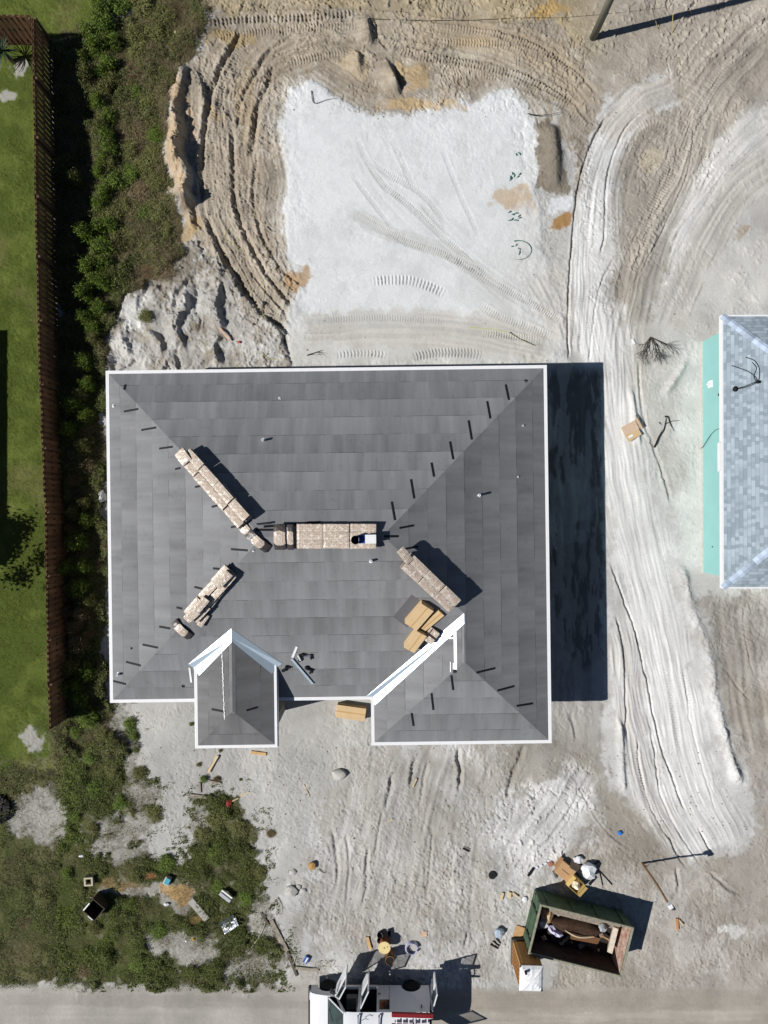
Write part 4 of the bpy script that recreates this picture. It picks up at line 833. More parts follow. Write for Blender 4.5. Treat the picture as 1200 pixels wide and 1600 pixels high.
# ---- shingle bundles
def wrap_mat():
    m = bpy.data.materials.new('printed_wrap'); m.use_nodes = True; N = m.node_tree.nodes; L = m.node_tree.links; b = N['Principled BSDF']
    b.inputs['Roughness'].default_value = 0.38; b.inputs['Specular IOR Level'].default_value = 0.45
    tc = N.new('ShaderNodeTexCoord'); oi = N.new('ShaderNodeObjectInfo')
    ad = N.new('ShaderNodeVectorMath'); ad.operation = 'ADD'; L.new(tc.outputs['Object'], ad.inputs[0])
    cb = N.new('ShaderNodeCombineXYZ'); L.new(oi.outputs['Random'], cb.inputs[2]); sc = N.new('ShaderNodeVectorMath'); sc.operation = 'SCALE'; sc.inputs['Scale'].default_value = 20
    L.new(cb.outputs[0], sc.inputs[0]); L.new(sc.outputs[0], ad.inputs[1])
    bt = N.new('ShaderNodeTexBrick'); bt.inputs['Scale'].default_value = 1.0; bt.inputs['Brick Width'].default_value = .17; bt.inputs['Row Height'].default_value = .055
    bt.inputs['Mortar Size'].default_value = .009; bt.inputs['Color1'].default_value = A(202, 187, 170); bt.inputs['Color2'].default_value = A(216, 205, 190); bt.inputs['Mortar'].default_value = A(176, 159, 144)
    L.new(ad.outputs[0], bt.inputs['Vector'])
    no = N.new('ShaderNodeTexNoise'); no.inputs['Scale'].default_value = 22; no.inputs['Detail'].default_value = 3; L.new(ad.outputs[0], no.inputs['Vector'])
    cr = N.new('ShaderNodeValToRGB'); cr.color_ramp.elements[0].position = .60; cr.color_ramp.elements[1].position = .68; cr.color_ramp.elements[0].color = (0, 0, 0, 1); cr.color_ramp.elements[1].color = (1, 1, 1, 1); L.new(no.outputs[0], cr.inputs[0])
    mx = N.new('ShaderNodeMix'); mx.data_type = 'RGBA'; L.new(cr.outputs[0], mx.inputs['Factor']); L.new(bt.outputs[0], mx.inputs['A']); mx.inputs['B'].default_value = A(176, 134, 118)
    n2 = N.new('ShaderNodeTexNoise'); n2.inputs['Scale'].default_value = 9; L.new(ad.outputs[0], n2.inputs['Vector'])
    m2 = N.new('ShaderNodeMix'); m2.data_type = 'RGBA'; mr = N.new('ShaderNodeMapRange'); mr.inputs['From Min'].default_value = .55; mr.inputs['From Max'].default_value = .7; L.new(n2.outputs[0], mr.inputs[0]); L.new(mr.outputs[0], m2.inputs['Factor'])
    L.new(mx.outputs['Result'], m2.inputs['A']); m2.inputs['B'].default_value = A(236, 230, 220)
    # dark shingle edges on the ends and sides
    ge = N.new('ShaderNodeTexCoord'); sp = N.new('ShaderNodeSeparateXYZ'); L.new(ge.outputs['Object'], sp.inputs[0])
    m3 = N.new('ShaderNodeMix'); m3.data_type = 'RGBA'; lt = N.new('ShaderNodeMath'); lt.operation = 'LESS_THAN'; lt.inputs[1].default_value = .052
    L.new(sp.outputs[2], lt.inputs[0]); L.new(lt.outputs[0], m3.inputs['Factor']); L.new(m2.outputs['Result'], m3.inputs['A']); m3.inputs['B'].default_value = A(72, 66, 64)
    L.new(m3.outputs['Result'], b.inputs['Base Color'])
    bp = N.new('ShaderNodeBump'); bp.inputs['Distance'].default_value = .012; L.new(n2.outputs[0], bp.inputs['Height']); L.new(bp.outputs[0], b.inputs['Normal'])
    return m
WRAP = wrap_mat(); BM = {}
def bundle_mesh(L_, W_, T_=.095, bend=0.0, seed=0):
    key = (L_, W_, T_, bend, seed)
    if key in BM: return BM[key]
    r = random.Random(seed*31+7); nx, ny = 12, 4; mb = MB(); vs = []
    def sag(x): return -bend*abs(x)**1.5*2.2
    for zz in (0, 1):
        for j in range(ny+1):
            for i in range(nx+1):
                x = (i/nx-.5)*L_; y = (j/ny-.5)*W_; e = .006*(i in (0, nx))+.006*(j in (0, ny))
                vs.append((x*(1-.006), y+r.uniform(-.004, .004), zz*T_+sag(x)+(r.uniform(-.006, .006)-e*2 if zz else 0)))
    n1 = (nx+1)*(ny+1); fs = []
    for j in range(ny):
        for i in range(nx):
            a = j*(nx+1)+i; fs.append((a, a+nx+1, a+nx+2, a+1)); fs.append((n1+a, n1+a+1, n1+a+nx+2, n1+a+nx+1))
    for i in range(nx): fs.append((i, i+1, n1+i+1, n1+i)); a = ny*(nx+1)+i; fs.append((a+1, a, n1+a, n1+a+1))
    for j in range(ny): a = j*(nx+1); fs.append((a+nx+1, a, n1+a, n1+a+nx+1)); a += nx; fs.append((a, a+nx+1, n1+a+nx+1, n1+a))
    me = bpy.data.meshes.new('shingle_bundle'); me.from_pydata(vs, [], fs); me.materials.append(WRAP); me.update(); BM[key] = me; return me
def put_bundle(p, xdir, n, label, group, L_=1.0, W_=.33, T_=.095, bend=0.0, seed=0):
    o = bpy.data.objects.new('shingle_bundle', bundle_mesh(L_, W_, T_, bend, seed)); link(o); o.matrix_world = frame(p, xdir, n); tag(o, label, 'shingle bundle', group)
    # carton strap: a thin band round the bundle
    return o
LAYN = {0: 'bottom', 1: 'lower', 2: 'middle', 3: 'upper', 4: 'top'}
def stack(a, b, ntop, lanes, nlay, sname, group, away, T_=.095, jit=.02, L_=None):
    """a, b photo pixels of the ends of the stack's top centre line; lanes: (offset m, width m, layers, lane name)"""
    hmax = nlay*T_
    pa, n1 = w_onroof(*a, hmax); pb_, n2 = w_onroof(*b, hmax)
    pa = pa-Vector((0, 0, hmax)); pb_ = pb_-Vector((0, 0, hmax)); t = (pb_-pa); Ln = t.length; t.normalize()
    n = (n1+n2); 
    side = Vector((-t.y, t.x, 0)).normalized(); nn = side.cross(t) if side.cross(t).z > 0 else t.cross(side)
    bl = Ln/ntop
    for off, wd, lay, lname in lanes:
        for k in range(lay):
            for i in range(ntop):
                topk = 'top' if k == lay-1 else ('bottom' if k == 0 else LAYN[min(3, k)])
                cpt = pa+t*((i+.5)*bl+rnd(-jit, jit))+side*(off+rnd(-jit, jit)*.7)+nn*(k*(T_+.003)+.0)
                ang = rnd(-.03, .03); td = (t+side*ang)
                where = ORD[i]+' from the '+away
                put_bundle(cpt, td, nn, f'{topk} bundle, {where}, {lname} lane of {sname}', group, bl-.02, wd, T_, 0.0, (i*3+k+int(off*10)) % 5)
stack((292, 711), (384, 817), 4, [(.10, .32, 4, 'upper'), (-.22, .28, 3, 'lower')], 4, 'the long upper left stack', 'shingle bundles in the upper left stack', 'outer end', jit=.03)
stack((463, 838), (588, 838), 3, [(.29, .27, 2, 'back'), (.0, .29, 2, 'middle'), (-.29, .27, 2, 'front')], 2, 'the ridge stack', 'shingle bundles along the ridge', 'left end', jit=.012)
stack((632, 874), (707, 944), 3, [(-.15, .31, 5, 'lower'), (.17, .31, 5, 'upper')][0:2], 5, 'the stack right of the ridge', 'shingle bundles in the right stack', 'ridge end', jit=.015)
stack((362, 890), (297, 962), 3, [(-.13, .30, 3, 'left'), (.19, .28, 2, 'right')], 3, 'the messy lower left stack', 'shingle bundles in the lower left stack', 'ridge end', jit=.06)
# loose draped bundles
def loose(px, py, ang, lift, label, L_=1.0, W_=.33, bend=0.0, seed=1, tilt=0.0, T_=.095):
    p, n = w_onroof(px, py, lift); d = Vector((math.cos(math.radians(ang)), math.sin(math.radians(ang)), 0)); m_ = n.copy()
    m_ = (m_+Vector((0, 0, 1))*.6).normalized()
    return put_bundle(p, d, m_, label, 'loose shingle bundles on the roof', L_, W_, T_, bend, seed)
loose(437, 840, 90, .10, 'single shingle bundle draped across the ridge at its left end', .92, .40, .15, 2)
loose(453.5, 840, 90, .10, 'narrow shingle bundle draped across the ridge beside the ridge stack', .92, .22, .15, 3)
loose(403, 846, -42, .08, 'small bent shingle bundle between the ridge and the upper left stack', .95, .34, .18, 4)
loose(284, 984, -48, .06, 'small bent shingle bundle below the messy lower left stack', .86, .30, .16, 1)
loose(303, 958, 42, .34, 'shingle bundle slumped over the foot of the messy lower left stack', .80, .34, .05, 2)
loose(314, 945, 50, .40, 'short shingle bundle riding high near the foot of the lower left stack', .7, .3, .0, 0)
loose(349, 905, 47, .34, 'shingle bundle shifted right on top of the lower left stack', .72, .30, .0, 3)
loose(333, 940, 52, .08, 'shingle bundle lying low along the right side of the lower left stack', .62, .20, .0, 3)
loose(318, 968, 55, .05, 'half-hidden shingle bundle under the foot of the lower left stack', .55, .22, .0, 0)
loose(287, 714, -50, .36, 'pale shingle bundle hanging off the outer end of the upper left stack', .55, .42, .05, 4)
loose(376, 818, -46, .05, 'low shingle bundle poking out from the inner end of the upper left stack', .9, .34, .05, 2)
loose(632, 868, -50, .42, 'crooked shingle bundle at the ridge end of the right stack', .6, .30, .03, 1)
for i, (px, py, w_) in enumerate([(664, 906, .12), (676, 922, .12)]): pass
# stack of two short bundles with a U-shaped band by the valley
pk = empty('bundle_pack', w_onroof(673, 992, .0)[0], math.radians(52), 'small strapped pack of shingles beside the cardboard boxes on the valley', 'shingle pack')
MB().box((0, 0, .13), (.55, .42, .26)).build('pack_body', WRAP, pk, bevel=.02)
MB().box((0, 0, .265), (.08, .43, .012)).box((.1, .12, .267), (.26, .035, .012)).build('strap', mat('dark_strap', A(60, 44, 40)), pk)
# ---- bucket and board on the ridge stack
hb = .22
p, n = w_onroof(556, 843, hb); bk = empty('bucket', p+Vector((0, 0, .005)), 0, 'black bucket standing on the ridge shingle stack', 'bucket')
MB().lathe([(.12, 0), (.15, .34), (.155, .36), (.145, .36), (.138, .33), (.11, .02), (0, .02)], (0, 0, 0), 22).build('bucket_body', mat('black_plastic', A(18, 18, 20), rough=.4), bk, smooth=True)
MB().tube([(.15, 0, .33), (.1, -.16, .30), (-.1, -.16, .30), (-.15, 0, .33)], .005, 5).build('handle', ALU, bk)
p, n = w_onroof(575, 842, hb); cl_ = empty('cool_box', p+Vector((0, 0, .004)), HT, 'blue and white cooler box on the right end of the ridge stack', 'cooler')
MB().box((-.02, 0, .09), (.62, .30, .18)).build('box_body', mat('blue_plastic', A(38, 70, 140), rough=.45), cl_, bevel=.02)
MB().box((.10, 0, .20), (.38, .31, .035)).build('lid', WHITE, cl_, bevel=.01)
p, n = w_onroof(570, 824, .1)
# ---- cardboard boxes
def carton_mat(nm, c): return mat(nm, c, rough=.85, var=.07, scale=3, bump=.002)
CARD = carton_mat('cardboard', A(212, 184, 142)); CARD2 = carton_mat('cardboard_dark', A(188, 152, 112)); TAPE = mat('packing_tape', A(196, 160, 110), rough=.3, var=.05)
def carton(p, rz, d, label, group=None, n=Vector((0, 0, 1)), m_=None, open_=False):
    root = bpy.data.objects.new('cardboard_box', None); link(root); root.matrix_world = frame(p, (math.cos(rz), math.sin(rz), 0), n); tag(root, label, 'cardboard box', group)
    mb = MB()
    if open_:
        t_ = .012
        mb.box((0, 0, t_/2), (d[0], d[1], t_))
        for s_ in (-1, 1): mb.box((s_*(d[0]/2-t_/2), 0, d[2]/2+t_/2), (t_, d[1], d[2]-t_)); mb.box((0, s_*(d[1]/2-t_/2), d[2]/2+t_/2), (d[0]-2*t_, t_, d[2]-t_))
        mb.build('box_body', m_ or CARD, root)
        for s_ in (-1, 1):
            MB().box((s_*(d[0]/2+.07), 0, d[2]+.03), (.17, d[1]*.96, .008), (0, -s_*-.35, 0)).build('flap', m_ or CARD, root)
    else:
        mb.box((0, 0, d[2]/2), d); o = mb.build('box_body', m_ or CARD, root, bevel=.008)
        MB().box((0, 0, d[2]+.0025), (d[0]*1.0, .05, .003)).build('tape', TAPE, root)
    return root
GB = 'cardboard boxes on the roof'
p, n = w_onroof(655, 964, .30); carton(p-n*.30, math.radians(56), (1.02, .55, .33), 'large cardboard box, biggest of the group on the roof near the valley', GB, n)
p, n = w_onroof(674, 971, .12); carton(p-n*.12, math.radians(47), (1.02, .30, .14), 'flat cardboard box tucked beside the largest box on the roof', GB, n)
p, n = w_onroof(649, 1002, .30); carton(p-n*.30, math.radians(60), (.86, .46, .36), 'lowest cardboard box of the roof group, overhanging the valley flashing', GB, n)
p = onground(549, 1110, 0, .3); carton(Vector((p.x, p.y, gmax(p.x, p.y, .4)-.02)), math.radians(-8), (1.26, .55, .42), 'long cardboard box on the ground against the porch eave', None)
# felt scrap lying on the roof beside the boxes (slightly different grey)
p1 = [onroof(*q)[0]+NR['S']*.008 for q in ((643, 929), (664, 944), (636, 980), (614, 964))]
o = MB().add(p1+[q-NR['S']*.004 for q in p1], [(3, 2, 1, 0), (4, 5, 6, 7), (0, 1, 5, 4), (1, 2, 6, 5), (2, 3, 7, 6), (3, 0, 4, 7)]).build('felt_patch', mat('felt_patch_grey', A(99, 98, 102), var=.06), roof)
# ---- drip-edge offcuts and tools on the roof
def roofbar(a, b, w_, th, name, m_, label, cat, group=None, lift=.004, vee=0):
    p, n1 = w_onroof(*a); q, n2 = w_onroof(*b); t = q-p; mb = MB().box((t.length/2, 0, th/2+lift), (t.length, w_, th))
    if vee: mb.box((t.length/2, w_/2-.006, th/2+lift+vee/2), (t.length, .012, vee))
    o = mb.build(name, m_); o.matrix_world = frame(p, t, (n1+n2)); return tag(o, label, cat, group)
roofbar((464, 1010), (457, 1027), .085, .02, 'drip_edge_offcut', WHITE, 'short white metal offcut, upper of the two bent strips left on the roof', 'metal strip', 'metal offcuts on the roof')
roofbar((456, 1029), (489, 1068), .10, .02, 'drip_edge_offcut', ALU, 'long blue-white metal offcut slanting down the roof', 'metal strip', 'metal offcuts on the roof', vee=.05)
def tool(px, py, rz, label, c):
    p, n = w_onroof(px, py); root = bpy.data.objects.new('hand_tool', None); link(root); root.matrix_world = frame(p, (math.cos(rz), math.sin(rz), 0), n); tag(root, label, 'nail gun', 'tools on the roof')
    MB().box((.0, 0, .07), (.26, .07, .10)).build('tool_body', c, root, bevel=.015)
    MB().box((.10, -.10, .06), (.07, .18, .06)).build('grip', BLACK, root, bevel=.015); MB().lathe([(.06, 0), (.06, .05), (0, .05)], (-.12, .04, .04), 12).build('nail_drum', BLACK, root)
tool(468, 1026, 1.9, 'pale nail gun beside the short white metal offcut', mat('tool_grey', A(205, 205, 200)))
tool(481, 1023, .2, 'grey nail gun, rightmost of the tools on the roof', mat('tool_dark', A(110, 110, 120)))
tool(483, 1044, -.4, 'black nail gun beside the long metal offcut', BLACK)
tool(446, 1043, 1.2, 'black tool hanging at the right tip of the porch flashing', BLACK)
# ---- hose on the neighbour's roof
def nroof_pt(px, py, lift=0.0):
    z = NZ+.5
    for _ in range(10): q = gp(px, py, z+lift); z = .5*z+.5*(NZ+P0*min(q.x-NX, NY1-q.y, q.y-NY0))
    return Vector((q.x, q.y, z+lift))
rh = empty('roof_cord', nroof_pt(1160, 602), 0, 'black coiled cord with two round ends on the pale shingle roof', 'cord')
def ncord(pts): return [nroof_pt(*q, .02)-nroof_pt(1160, 602) for q in smooth_pts(pts, 6)]
for c_ in ([(1149, 608), (1165, 605), (1183, 597), (1187, 585), (1185, 572), (1178, 563), (1165, 558)], [(1149, 608), (1168, 602), (1183, 594), (1172, 582), (1155, 575), (1143, 571)], [(1183, 597), (1178, 588), (1182, 575), (1175, 566)]):
    MB().tube(ncord(c_), .016, 6).build('cord', BLACK, rh)
MB().lathe([(.10, 0), (.11, .05), (.05, .12), (0, .13)], nroof_pt(1148.5, 608)-nroof_pt(1160, 602), 16).build('cord_end', BLACK, rh, smooth=True)
MB().lathe([(.08, 0), (.08, .07), (0, .09)], nroof_pt(1184, 597)-nroof_pt(1160, 602), 12, Matrix.Diagonal((1.3, .8, 1, 1))).build('cord_end', BLACK, rh, smooth=True)
# ---- dumpster
GREEN = mat('dumpster_green', A(70, 92, 70), rough=.6, var=.35, scale=3.0, bump=.003, bscale=12); RUST = mat('rusty_inside', A(150, 96, 78), rough=.85, var=.5, scale=5, col2=A(206, 190, 176)); DARKF = mat('dumpster_floor', A(46, 40, 36), rough=.9, var=.5)
dn, de, ds, dw = [gp(*q, 1.3) for q in ((845, 1413), (990, 1450), (968.5, 1523.7), (826.6, 1489))]
dc = (dn+de+ds+dw)/4; dxv = ((de-dn)+(ds-dw))/2; dL = dxv.length; dW = (((dn-dw)+(de-ds))/2).length; drz = math.atan2(dxv.y, dxv.x)
dgz = .06; dum = empty('dumpster', (dc.x, dc.y, dgz), drz, 'open-top green roll-off dumpster full of scrap at the lower right', 'dumpster'); DH = 1.3-dgz
t_ = .05
MB().box((0, dW/2-t_/2, DH/2), (dL, t_, DH)).build('side_wall', GREEN, dum); MB().box((0, -dW/2+t_/2, DH/2), (dL, t_, DH)).build('side_wall', GREEN, dum)
MB().box((-dL/2+t_/2, 0, DH/2), (t_, dW-2*t_, DH)).build('end_wall', GREEN, dum)
MB().box((dL/2-t_/2, 0, DH/2), (t_, dW-2*t_, DH)).build('end_wall', GREEN, dum)
MB().box((0, -dW/2+t_+.006, DH/2), (dL-2*t_-.03, .01, DH-.04)).build('wall_lining', mat('shaded_lining', A(64, 52, 44), var=.5, scale=4), dum)  # shade of the south inner wall is put into its darker colour
MB().box((dL/2-t_-.006, 0, DH/2), (.01, dW-2*t_-.01, DH-.04)).box((0, dW/2-t_-.006, DH/2), (dL-2*t_-.03, .01, DH-.04)).box((-dL/2+t_+.006, 0, DH/2), (.01, dW-2*t_-.01, DH-.04)).build('wall_lining', RUST, dum)
MB().box((0, 0, .09), (dL-2*t_, dW-2*t_, .06)).build('floor', DARKF, dum)
r_ = .045
MB().box((0, dW/2, DH+.03), (dL+.08, .08, .07)).box((0, -dW/2, DH+.03), (dL+.08, .08, .07)).box((-dL/2, 0, DH+.028), (.08, dW-.08, .07)).box((dL/2, 0, DH+.028), (.08, dW-.08, .07)).build('top_rail', mat('worn_rail', A(112, 120, 104), var=.6, scale=9, col2=A(168, 160, 140)), dum, bevel=.01)
for i in range(4):
    x = -dL/2+.35+i*(dL-.7)/3
    for s_ in (-1, 1): MB().box((x, s_*(dW/2+.035), DH/2), (.06, .05, DH-.05)).build('rib', GREEN, dum, bevel=.008)
for y in (-.6, .55): MB().box((-dL/2-.03, y, DH*.5), (.05, .09, DH*.8)).build('door_bar', mat('black_metal', A(34, 36, 34), rough=.5), dum)
MB().box((-dL/2-.025, 0, DH*.25), (.04, dW-.1, .09)).box((-dL/2-.025, 0, DH*.75), (.04, dW-.1, .09)).build('door_brace', GREEN, dum)
for y in (-.55, .55): MB().box((0, y, .03), (dL-.1, .12, .06)).build('skid', mat('black_metal', None), dum)
MD = Matrix.Translation((dc.x, dc.y, dgz)) @ Matrix.Rotation(drz, 4, 'Z')
def inD(x, y, z): return MD @ Vector((x, y, z))
# carpet: curled sheet lying in the container
def sheet(fn, nu_, nv_, th=.012):
    vs = [Vector(fn(i/nu_, j/nv_)) for j in range(nv_+1) for i in range(nu_+1)]; n1 = len(vs)
    vs += [v-Vector((0, 0, th)) for v in vs]; fs = []
    for j in range(nv_):
        for i in range(nu_):
            a = j*(nu_+1)+i; fs += [(a, a+1, a+nu_+2, a+nu_+1), (n1+a, n1+a+nu_+1, n1+a+nu_+2, n1+a+1)]
    for i in range(nu_): fs.append((i+1, i, n1+i, n1+i+1)); a = nv_*(nu_+1)+i; fs.append((a, a+1, n1+a+1, n1+a))
    for j in range(nv_): a = j*(nu_+1); fs.append((a, a+nu_+1, n1+a+nu_+1, n1+a)); a += nu_; fs.append((a+nu_+1, a, n1+a, n1+a+nu_+1))
    return MB().add(vs, fs)
def carpet(u, v):
    x = -1.15+2.35*u; th_ = math.pi*(v*1.15-.08); w_ = math.sin(math.pi*min(max(u, .02), .98))**.7
    return (x, .10+.42*math.cos(th_)*w_+.12*(u-.5), .30+.45*math.sin(th_)*(.3+.7*w_)*(1 if v < .5 else .8)+.05*math.sin(9*u))
BR = mat('brown_carpet', A(62, 44, 32), rough=.9, var=.5, scale=5)
o = sheet(lambda u, v: MD @ Vector(carpet(u, v)), 24, 18).build('carpet_roll', BR, smooth=True); tag(o, 'curled dark brown carpet lying in the middle of the dumpster', 'carpet')
def rim(u): return MD @ Vector((-.5+1.3*u, -.12-.12*math.sin(math.pi*u)+.05, .62+.05*math.sin(5*u)))
o = MB().tube([rim(i/10) for i in range(11)], [.02+.035*math.sin(math.pi*i/10) for i in range(11)], 6).build('wood_strip', mat('pale_trim', A(200, 178, 148))); tag(o, 'pale curved strip of trim on the carpet in the dumpster', 'trim')
def crumple(loc, d, m_, name, label, cat, seed, group=None, rz=0.0, par=None, sub=2, amp=.28):
    bm = bmesh.new(); bmesh.ops.create_icosphere(bm, subdivisions=sub, radius=1); r = random.Random(seed)
    for v in bm.verts:
        k = 1+r.uniform(-amp, amp); v.co = Vector((v.co.x*d[0]/2*k, v.co.y*d[1]/2*k, (v.co.z*.5+.5)*d[2]*(1+r.uniform(-amp, amp)*.6)))
    me = bpy.data.meshes.new(name); bm.to_mesh(me); bm.free(); me.materials.append(m_); o = bpy.data.objects.new(name, me); link(o, par); o.location = loc; o.rotation_euler = (0, 0, rz)
    return tag(o, label, cat, group) if label else o
WPL = mat('white_plastic', A(222, 224, 230), rough=.4, var=.10, scale=8, bump=.01, bscale=9); GRYD = mat('grey_debris', A(140, 130, 118), var=.4, scale=10)
crumple(inD(-1.30, .30, .12), (.5, .62, .55), CARD, 'crushed_carton', 'crushed brown carton against the upper left inside of the dumpster', 'cardboard', 3)
crumple(inD(-1.35, -.12, .12), (.45, .4, .5), WPL, 'plastic_bag', 'white plastic bag beside the crushed carton in the dumpster', 'plastic bag', 4)
crumple(inD(-.78, -.36, .12), (.62, .36, .5), mat('lilac_foam', A(200, 198, 226)), 'foam_block', 'pale lilac foam block left of the carpet in the dumpster', 'foam', 5, rz=-.5)
crumple(inD(.98, .46, .55), (.34, .32, .34), mat('silver_wrap', A(176, 182, 186), rough=.35), 'paint_can', 'silver wrapped lump at the right end of the carpet', 'scrap', 6)
o = MB().box(inD(0.15, .72, .42), (3.2, .42, .5), (0.5, 0, drz)).build('rubble_heap', GRYD, bevel=.05); tag(o, 'grey rubble banked along the inner upper wall of the dumpster', 'rubble')
o = MB().box(inD(1.62, .05, .50), (.22, 1.1, .5), (0, -.35, drz)).build('foam_board', mat('dirty_board', A(196, 186, 170), var=.2), bevel=.02); tag(o, 'dirty white board leaning on the right inner end of the dumpster', 'board')
o = MB().box(inD(.55, -.35, .34), (1.2, .5, .03), (.35, .1, drz-.1)).build('plywood_scrap', mat('dark_ply', A(110, 78, 52))); tag(o, 'brown plywood scrap below the carpet in the dumpster', 'plywood')
o = MB().box(inD(-.25, -.62, .30), (.62, .12, .06), (.1, .2, drz+.9-.0)).build('board_scrap', GRYD); tag(o, 'short grey board on the dark dumpster floor', 'board')
for i in range(16):
    o = MB().box(inD(rnd(-1.6, 1.4), rnd(-.75, .5), rnd(.16, .5)), (rnd(.08, .5), rnd(.05, .22), rnd(.02, .10)), (rnd(-.5, .5), rnd(-.5, .5), rnd(0, 3))).build('mixed_scrap', [CARD2, GRYD, WPL, TIMBER][i % 4]); tag(o, f"{(ORD+['seventh','eighth','ninth','tenth','eleventh','twelfth','thirteenth','fourteenth','fifteenth','sixteenth'])[i]} {['cardboard', 'grey rubble', 'white plastic', 'pale wood'][i % 4]} piece mixed through the dumpster load", 'scrap', 'mixed scraps in the dumpster')
for i in range(7):
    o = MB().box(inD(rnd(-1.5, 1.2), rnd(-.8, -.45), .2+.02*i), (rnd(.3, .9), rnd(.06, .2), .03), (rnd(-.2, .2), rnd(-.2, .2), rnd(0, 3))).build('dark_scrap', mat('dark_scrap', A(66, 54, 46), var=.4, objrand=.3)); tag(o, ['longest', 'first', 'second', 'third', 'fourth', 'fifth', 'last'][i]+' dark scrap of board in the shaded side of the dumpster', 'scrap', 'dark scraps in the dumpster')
# ---- portable toilet
TZ = 2.03; c4 = [gp(*q, TZ) for q in ((812.5, 1512), (850.4, 1512), (849, 1553), (812.5, 1549))]; tc_ = sum(c4, Vector())/4
pt = empty('portable_toilet', (tc_.x, tc_.y, .05), math.radians(-1.5), 'tan portable toilet with a white roof beside the dumpster', 'portable toilet')
TAN = mat('tan_plastic', A(196, 146, 88), rough=.55, var=.08); WROOF = mat('roof_plastic', A(232, 234, 236), rough=.35, var=.04)
tw, td_ = .96, 1.04
MB().box((0, 0, .09), (tw+.06, td_+.06, .18)).build('base_skid', mat('grey_skid', A(90, 88, 84)), pt, bevel=.02)
MB().box((0, 0, 1.02), (tw-.04, td_-.04, 1.68)).build('cabin_wall', TAN, pt, bevel=.03)
mb = MB()
for i in range(5): mb.box((-tw/2, -td_/2+.18+i*.17, 1.02), (.03, .06, 1.5))
for i in range(5): mb.box((-tw/2+.16+i*.16, td_/2, 1.02), (.06, .03, 1.5))
mb.build('wall_rib', TAN, pt, bevel=.008)
MB().box((0, -td_/2-.005, 1.0), (.62, .04, 1.6)).build('door', WROOF, pt, bevel=.01); MB().box((.24, -td_/2-.04, 1.05), (.06, .04, .14)).build('handle', BLACK, pt)
mb = MB(); g_ = 10
vs = []; 
for j in range(g_+1):
    for i in range(g_+1):
        x = (i/g_-.5)*2; y = (j/g_-.5)*2; e = max(abs(x), abs(y)); z = 1.87+.13*(1-e**4)+(.018 if (abs(x) < .12 or abs(y) < .12 or abs(abs(x)-abs(y)) < .12) and e < .95 else 0)
        vs.append((x*tw/2, y*td_/2, z))
mb.add(vs, [(j*(g_+1)+i, j*(g_+1)+i+1, (j+1)*(g_+1)+i+1, (j+1)*(g_+1)+i) for j in range(g_) for i in range(g_)]); mb.box((0, 0, 1.855), (tw, td_, .03)); mb.build('roof', WROOF, pt, smooth=False)
MB().tube([(-.27, .34, 1.9), (-.27, .34, 2.12)], .05, 12).build('vent_pipe', BLACK, pt)
p = onground(811, 1458, .02, .1); o = MB().box((0, 0, .012), (.46, .62, .02), (0, 0, -.35)).build('plywood_sheet', mat('tan_ply', A(190, 152, 108)), loc=p); tag(o, 'tan plywood sheet on the ground behind the portable toilet', 'plywood')
# ---- planks, sticks, scraps on the ground
def plank(a, b, w_, th, m_, label, cat='plank', name='plank', group=None, lift=.0, rise=0.0):
    p = onground(*a); q = onground(*b); p.z = max(p.z, float(gh(p.x, p.y)))+lift; q.z += lift+rise
    mid = (p+q)/2; mid_g = float(gh(mid.x, mid.y)); t = q-p; 
    if mid_g+.0 > mid.z: p.z += mid_g-mid.z; mid.z = mid_g
    o = MB().box((0, 0, th/2), (t.length, w_, th)).build(name, m_, bevel=min(th, w_)*.12); o.matrix_world = frame(mid+Vector((0, 0, .01)), t); return tag(o, label, cat, group)
PALEW = mat('pale_wood', A(214, 192, 150), var=.12, scale=8); GREYW = mat('grey_wood', A(150, 142, 128), var=.2, scale=8); CONC = mat('concrete_grey', A(166, 164, 156), var=.12, bump=.004)
GP = 'loose boards on the ground'
plank((343, 512), (360, 533), .10, .06, mat('pinkish_wood', A(206, 176, 150)), 'short pale board on the white sand heap above the roof', group=GP)
plank((326, 1206), (341, 1180), .09, .06, PALEW, 'pale lumber offcut leaning out below the porch roof', group=GP, rise=.1)
plank((392, 1175), (416, 1178), .13, .05, mat('honey_wood', A(206, 170, 120)), 'tan board just below the porch roof edge', group=GP)
plank((297, 1242), (341, 1247), .14, .06, GREYW, 'long grey board beside the weeds below the porch', group=GP)
plank((312, 1222), (313, 1238), .10, .05, GREYW, 'short grey block above the long grey board', group=GP); plank((325, 1219), (345, 1223), .07, .05, GREYW, 'thin grey lath under a dry weed clump', group=GP)
plank((359, 1253), (373, 1246), .04, .03, PALEW, 'thin pale stick near the red scrap', 'stick', group=GP); plank((376, 1244), (389, 1237), .05, .03, PALEW, 'pale splintered stick right of the red scrap', 'stick', group=GP)
plank((424, 1437), (449, 1485), .17, .05, GREYW, 'long weathered plank slanting beside the weeds', group=GP); plank((449, 1486), (464, 1524), .12, .05, mat('dark_wood', A(92, 84, 72)), 'dark plank continuing below the long weathered plank', group=GP)
plank((462, 1511), (498, 1515), .13, .06, GREYW, 'horizontal grey plank near the road edge', group=GP)
plank((408, 1425), (420, 1444), .10, .05, mat('dark_wood', None), 'short dark board among the branches', group=GP)
plank((299, 1404), (325, 1434), .30, .14, CONC, 'thick grey concrete slab piece in the weeds', 'slab', 'concrete_slab_piece')
plank((574, 1463), (579, 1482), .12, .06, mat('honey_wood', None), 'short tan board left of the cable spool', group=GP); plank((659, 1459), (667, 1459), .22, .02, mat('pinkish_wood', None), 'pinkish flat scrap right of the cable coil', group=GP)
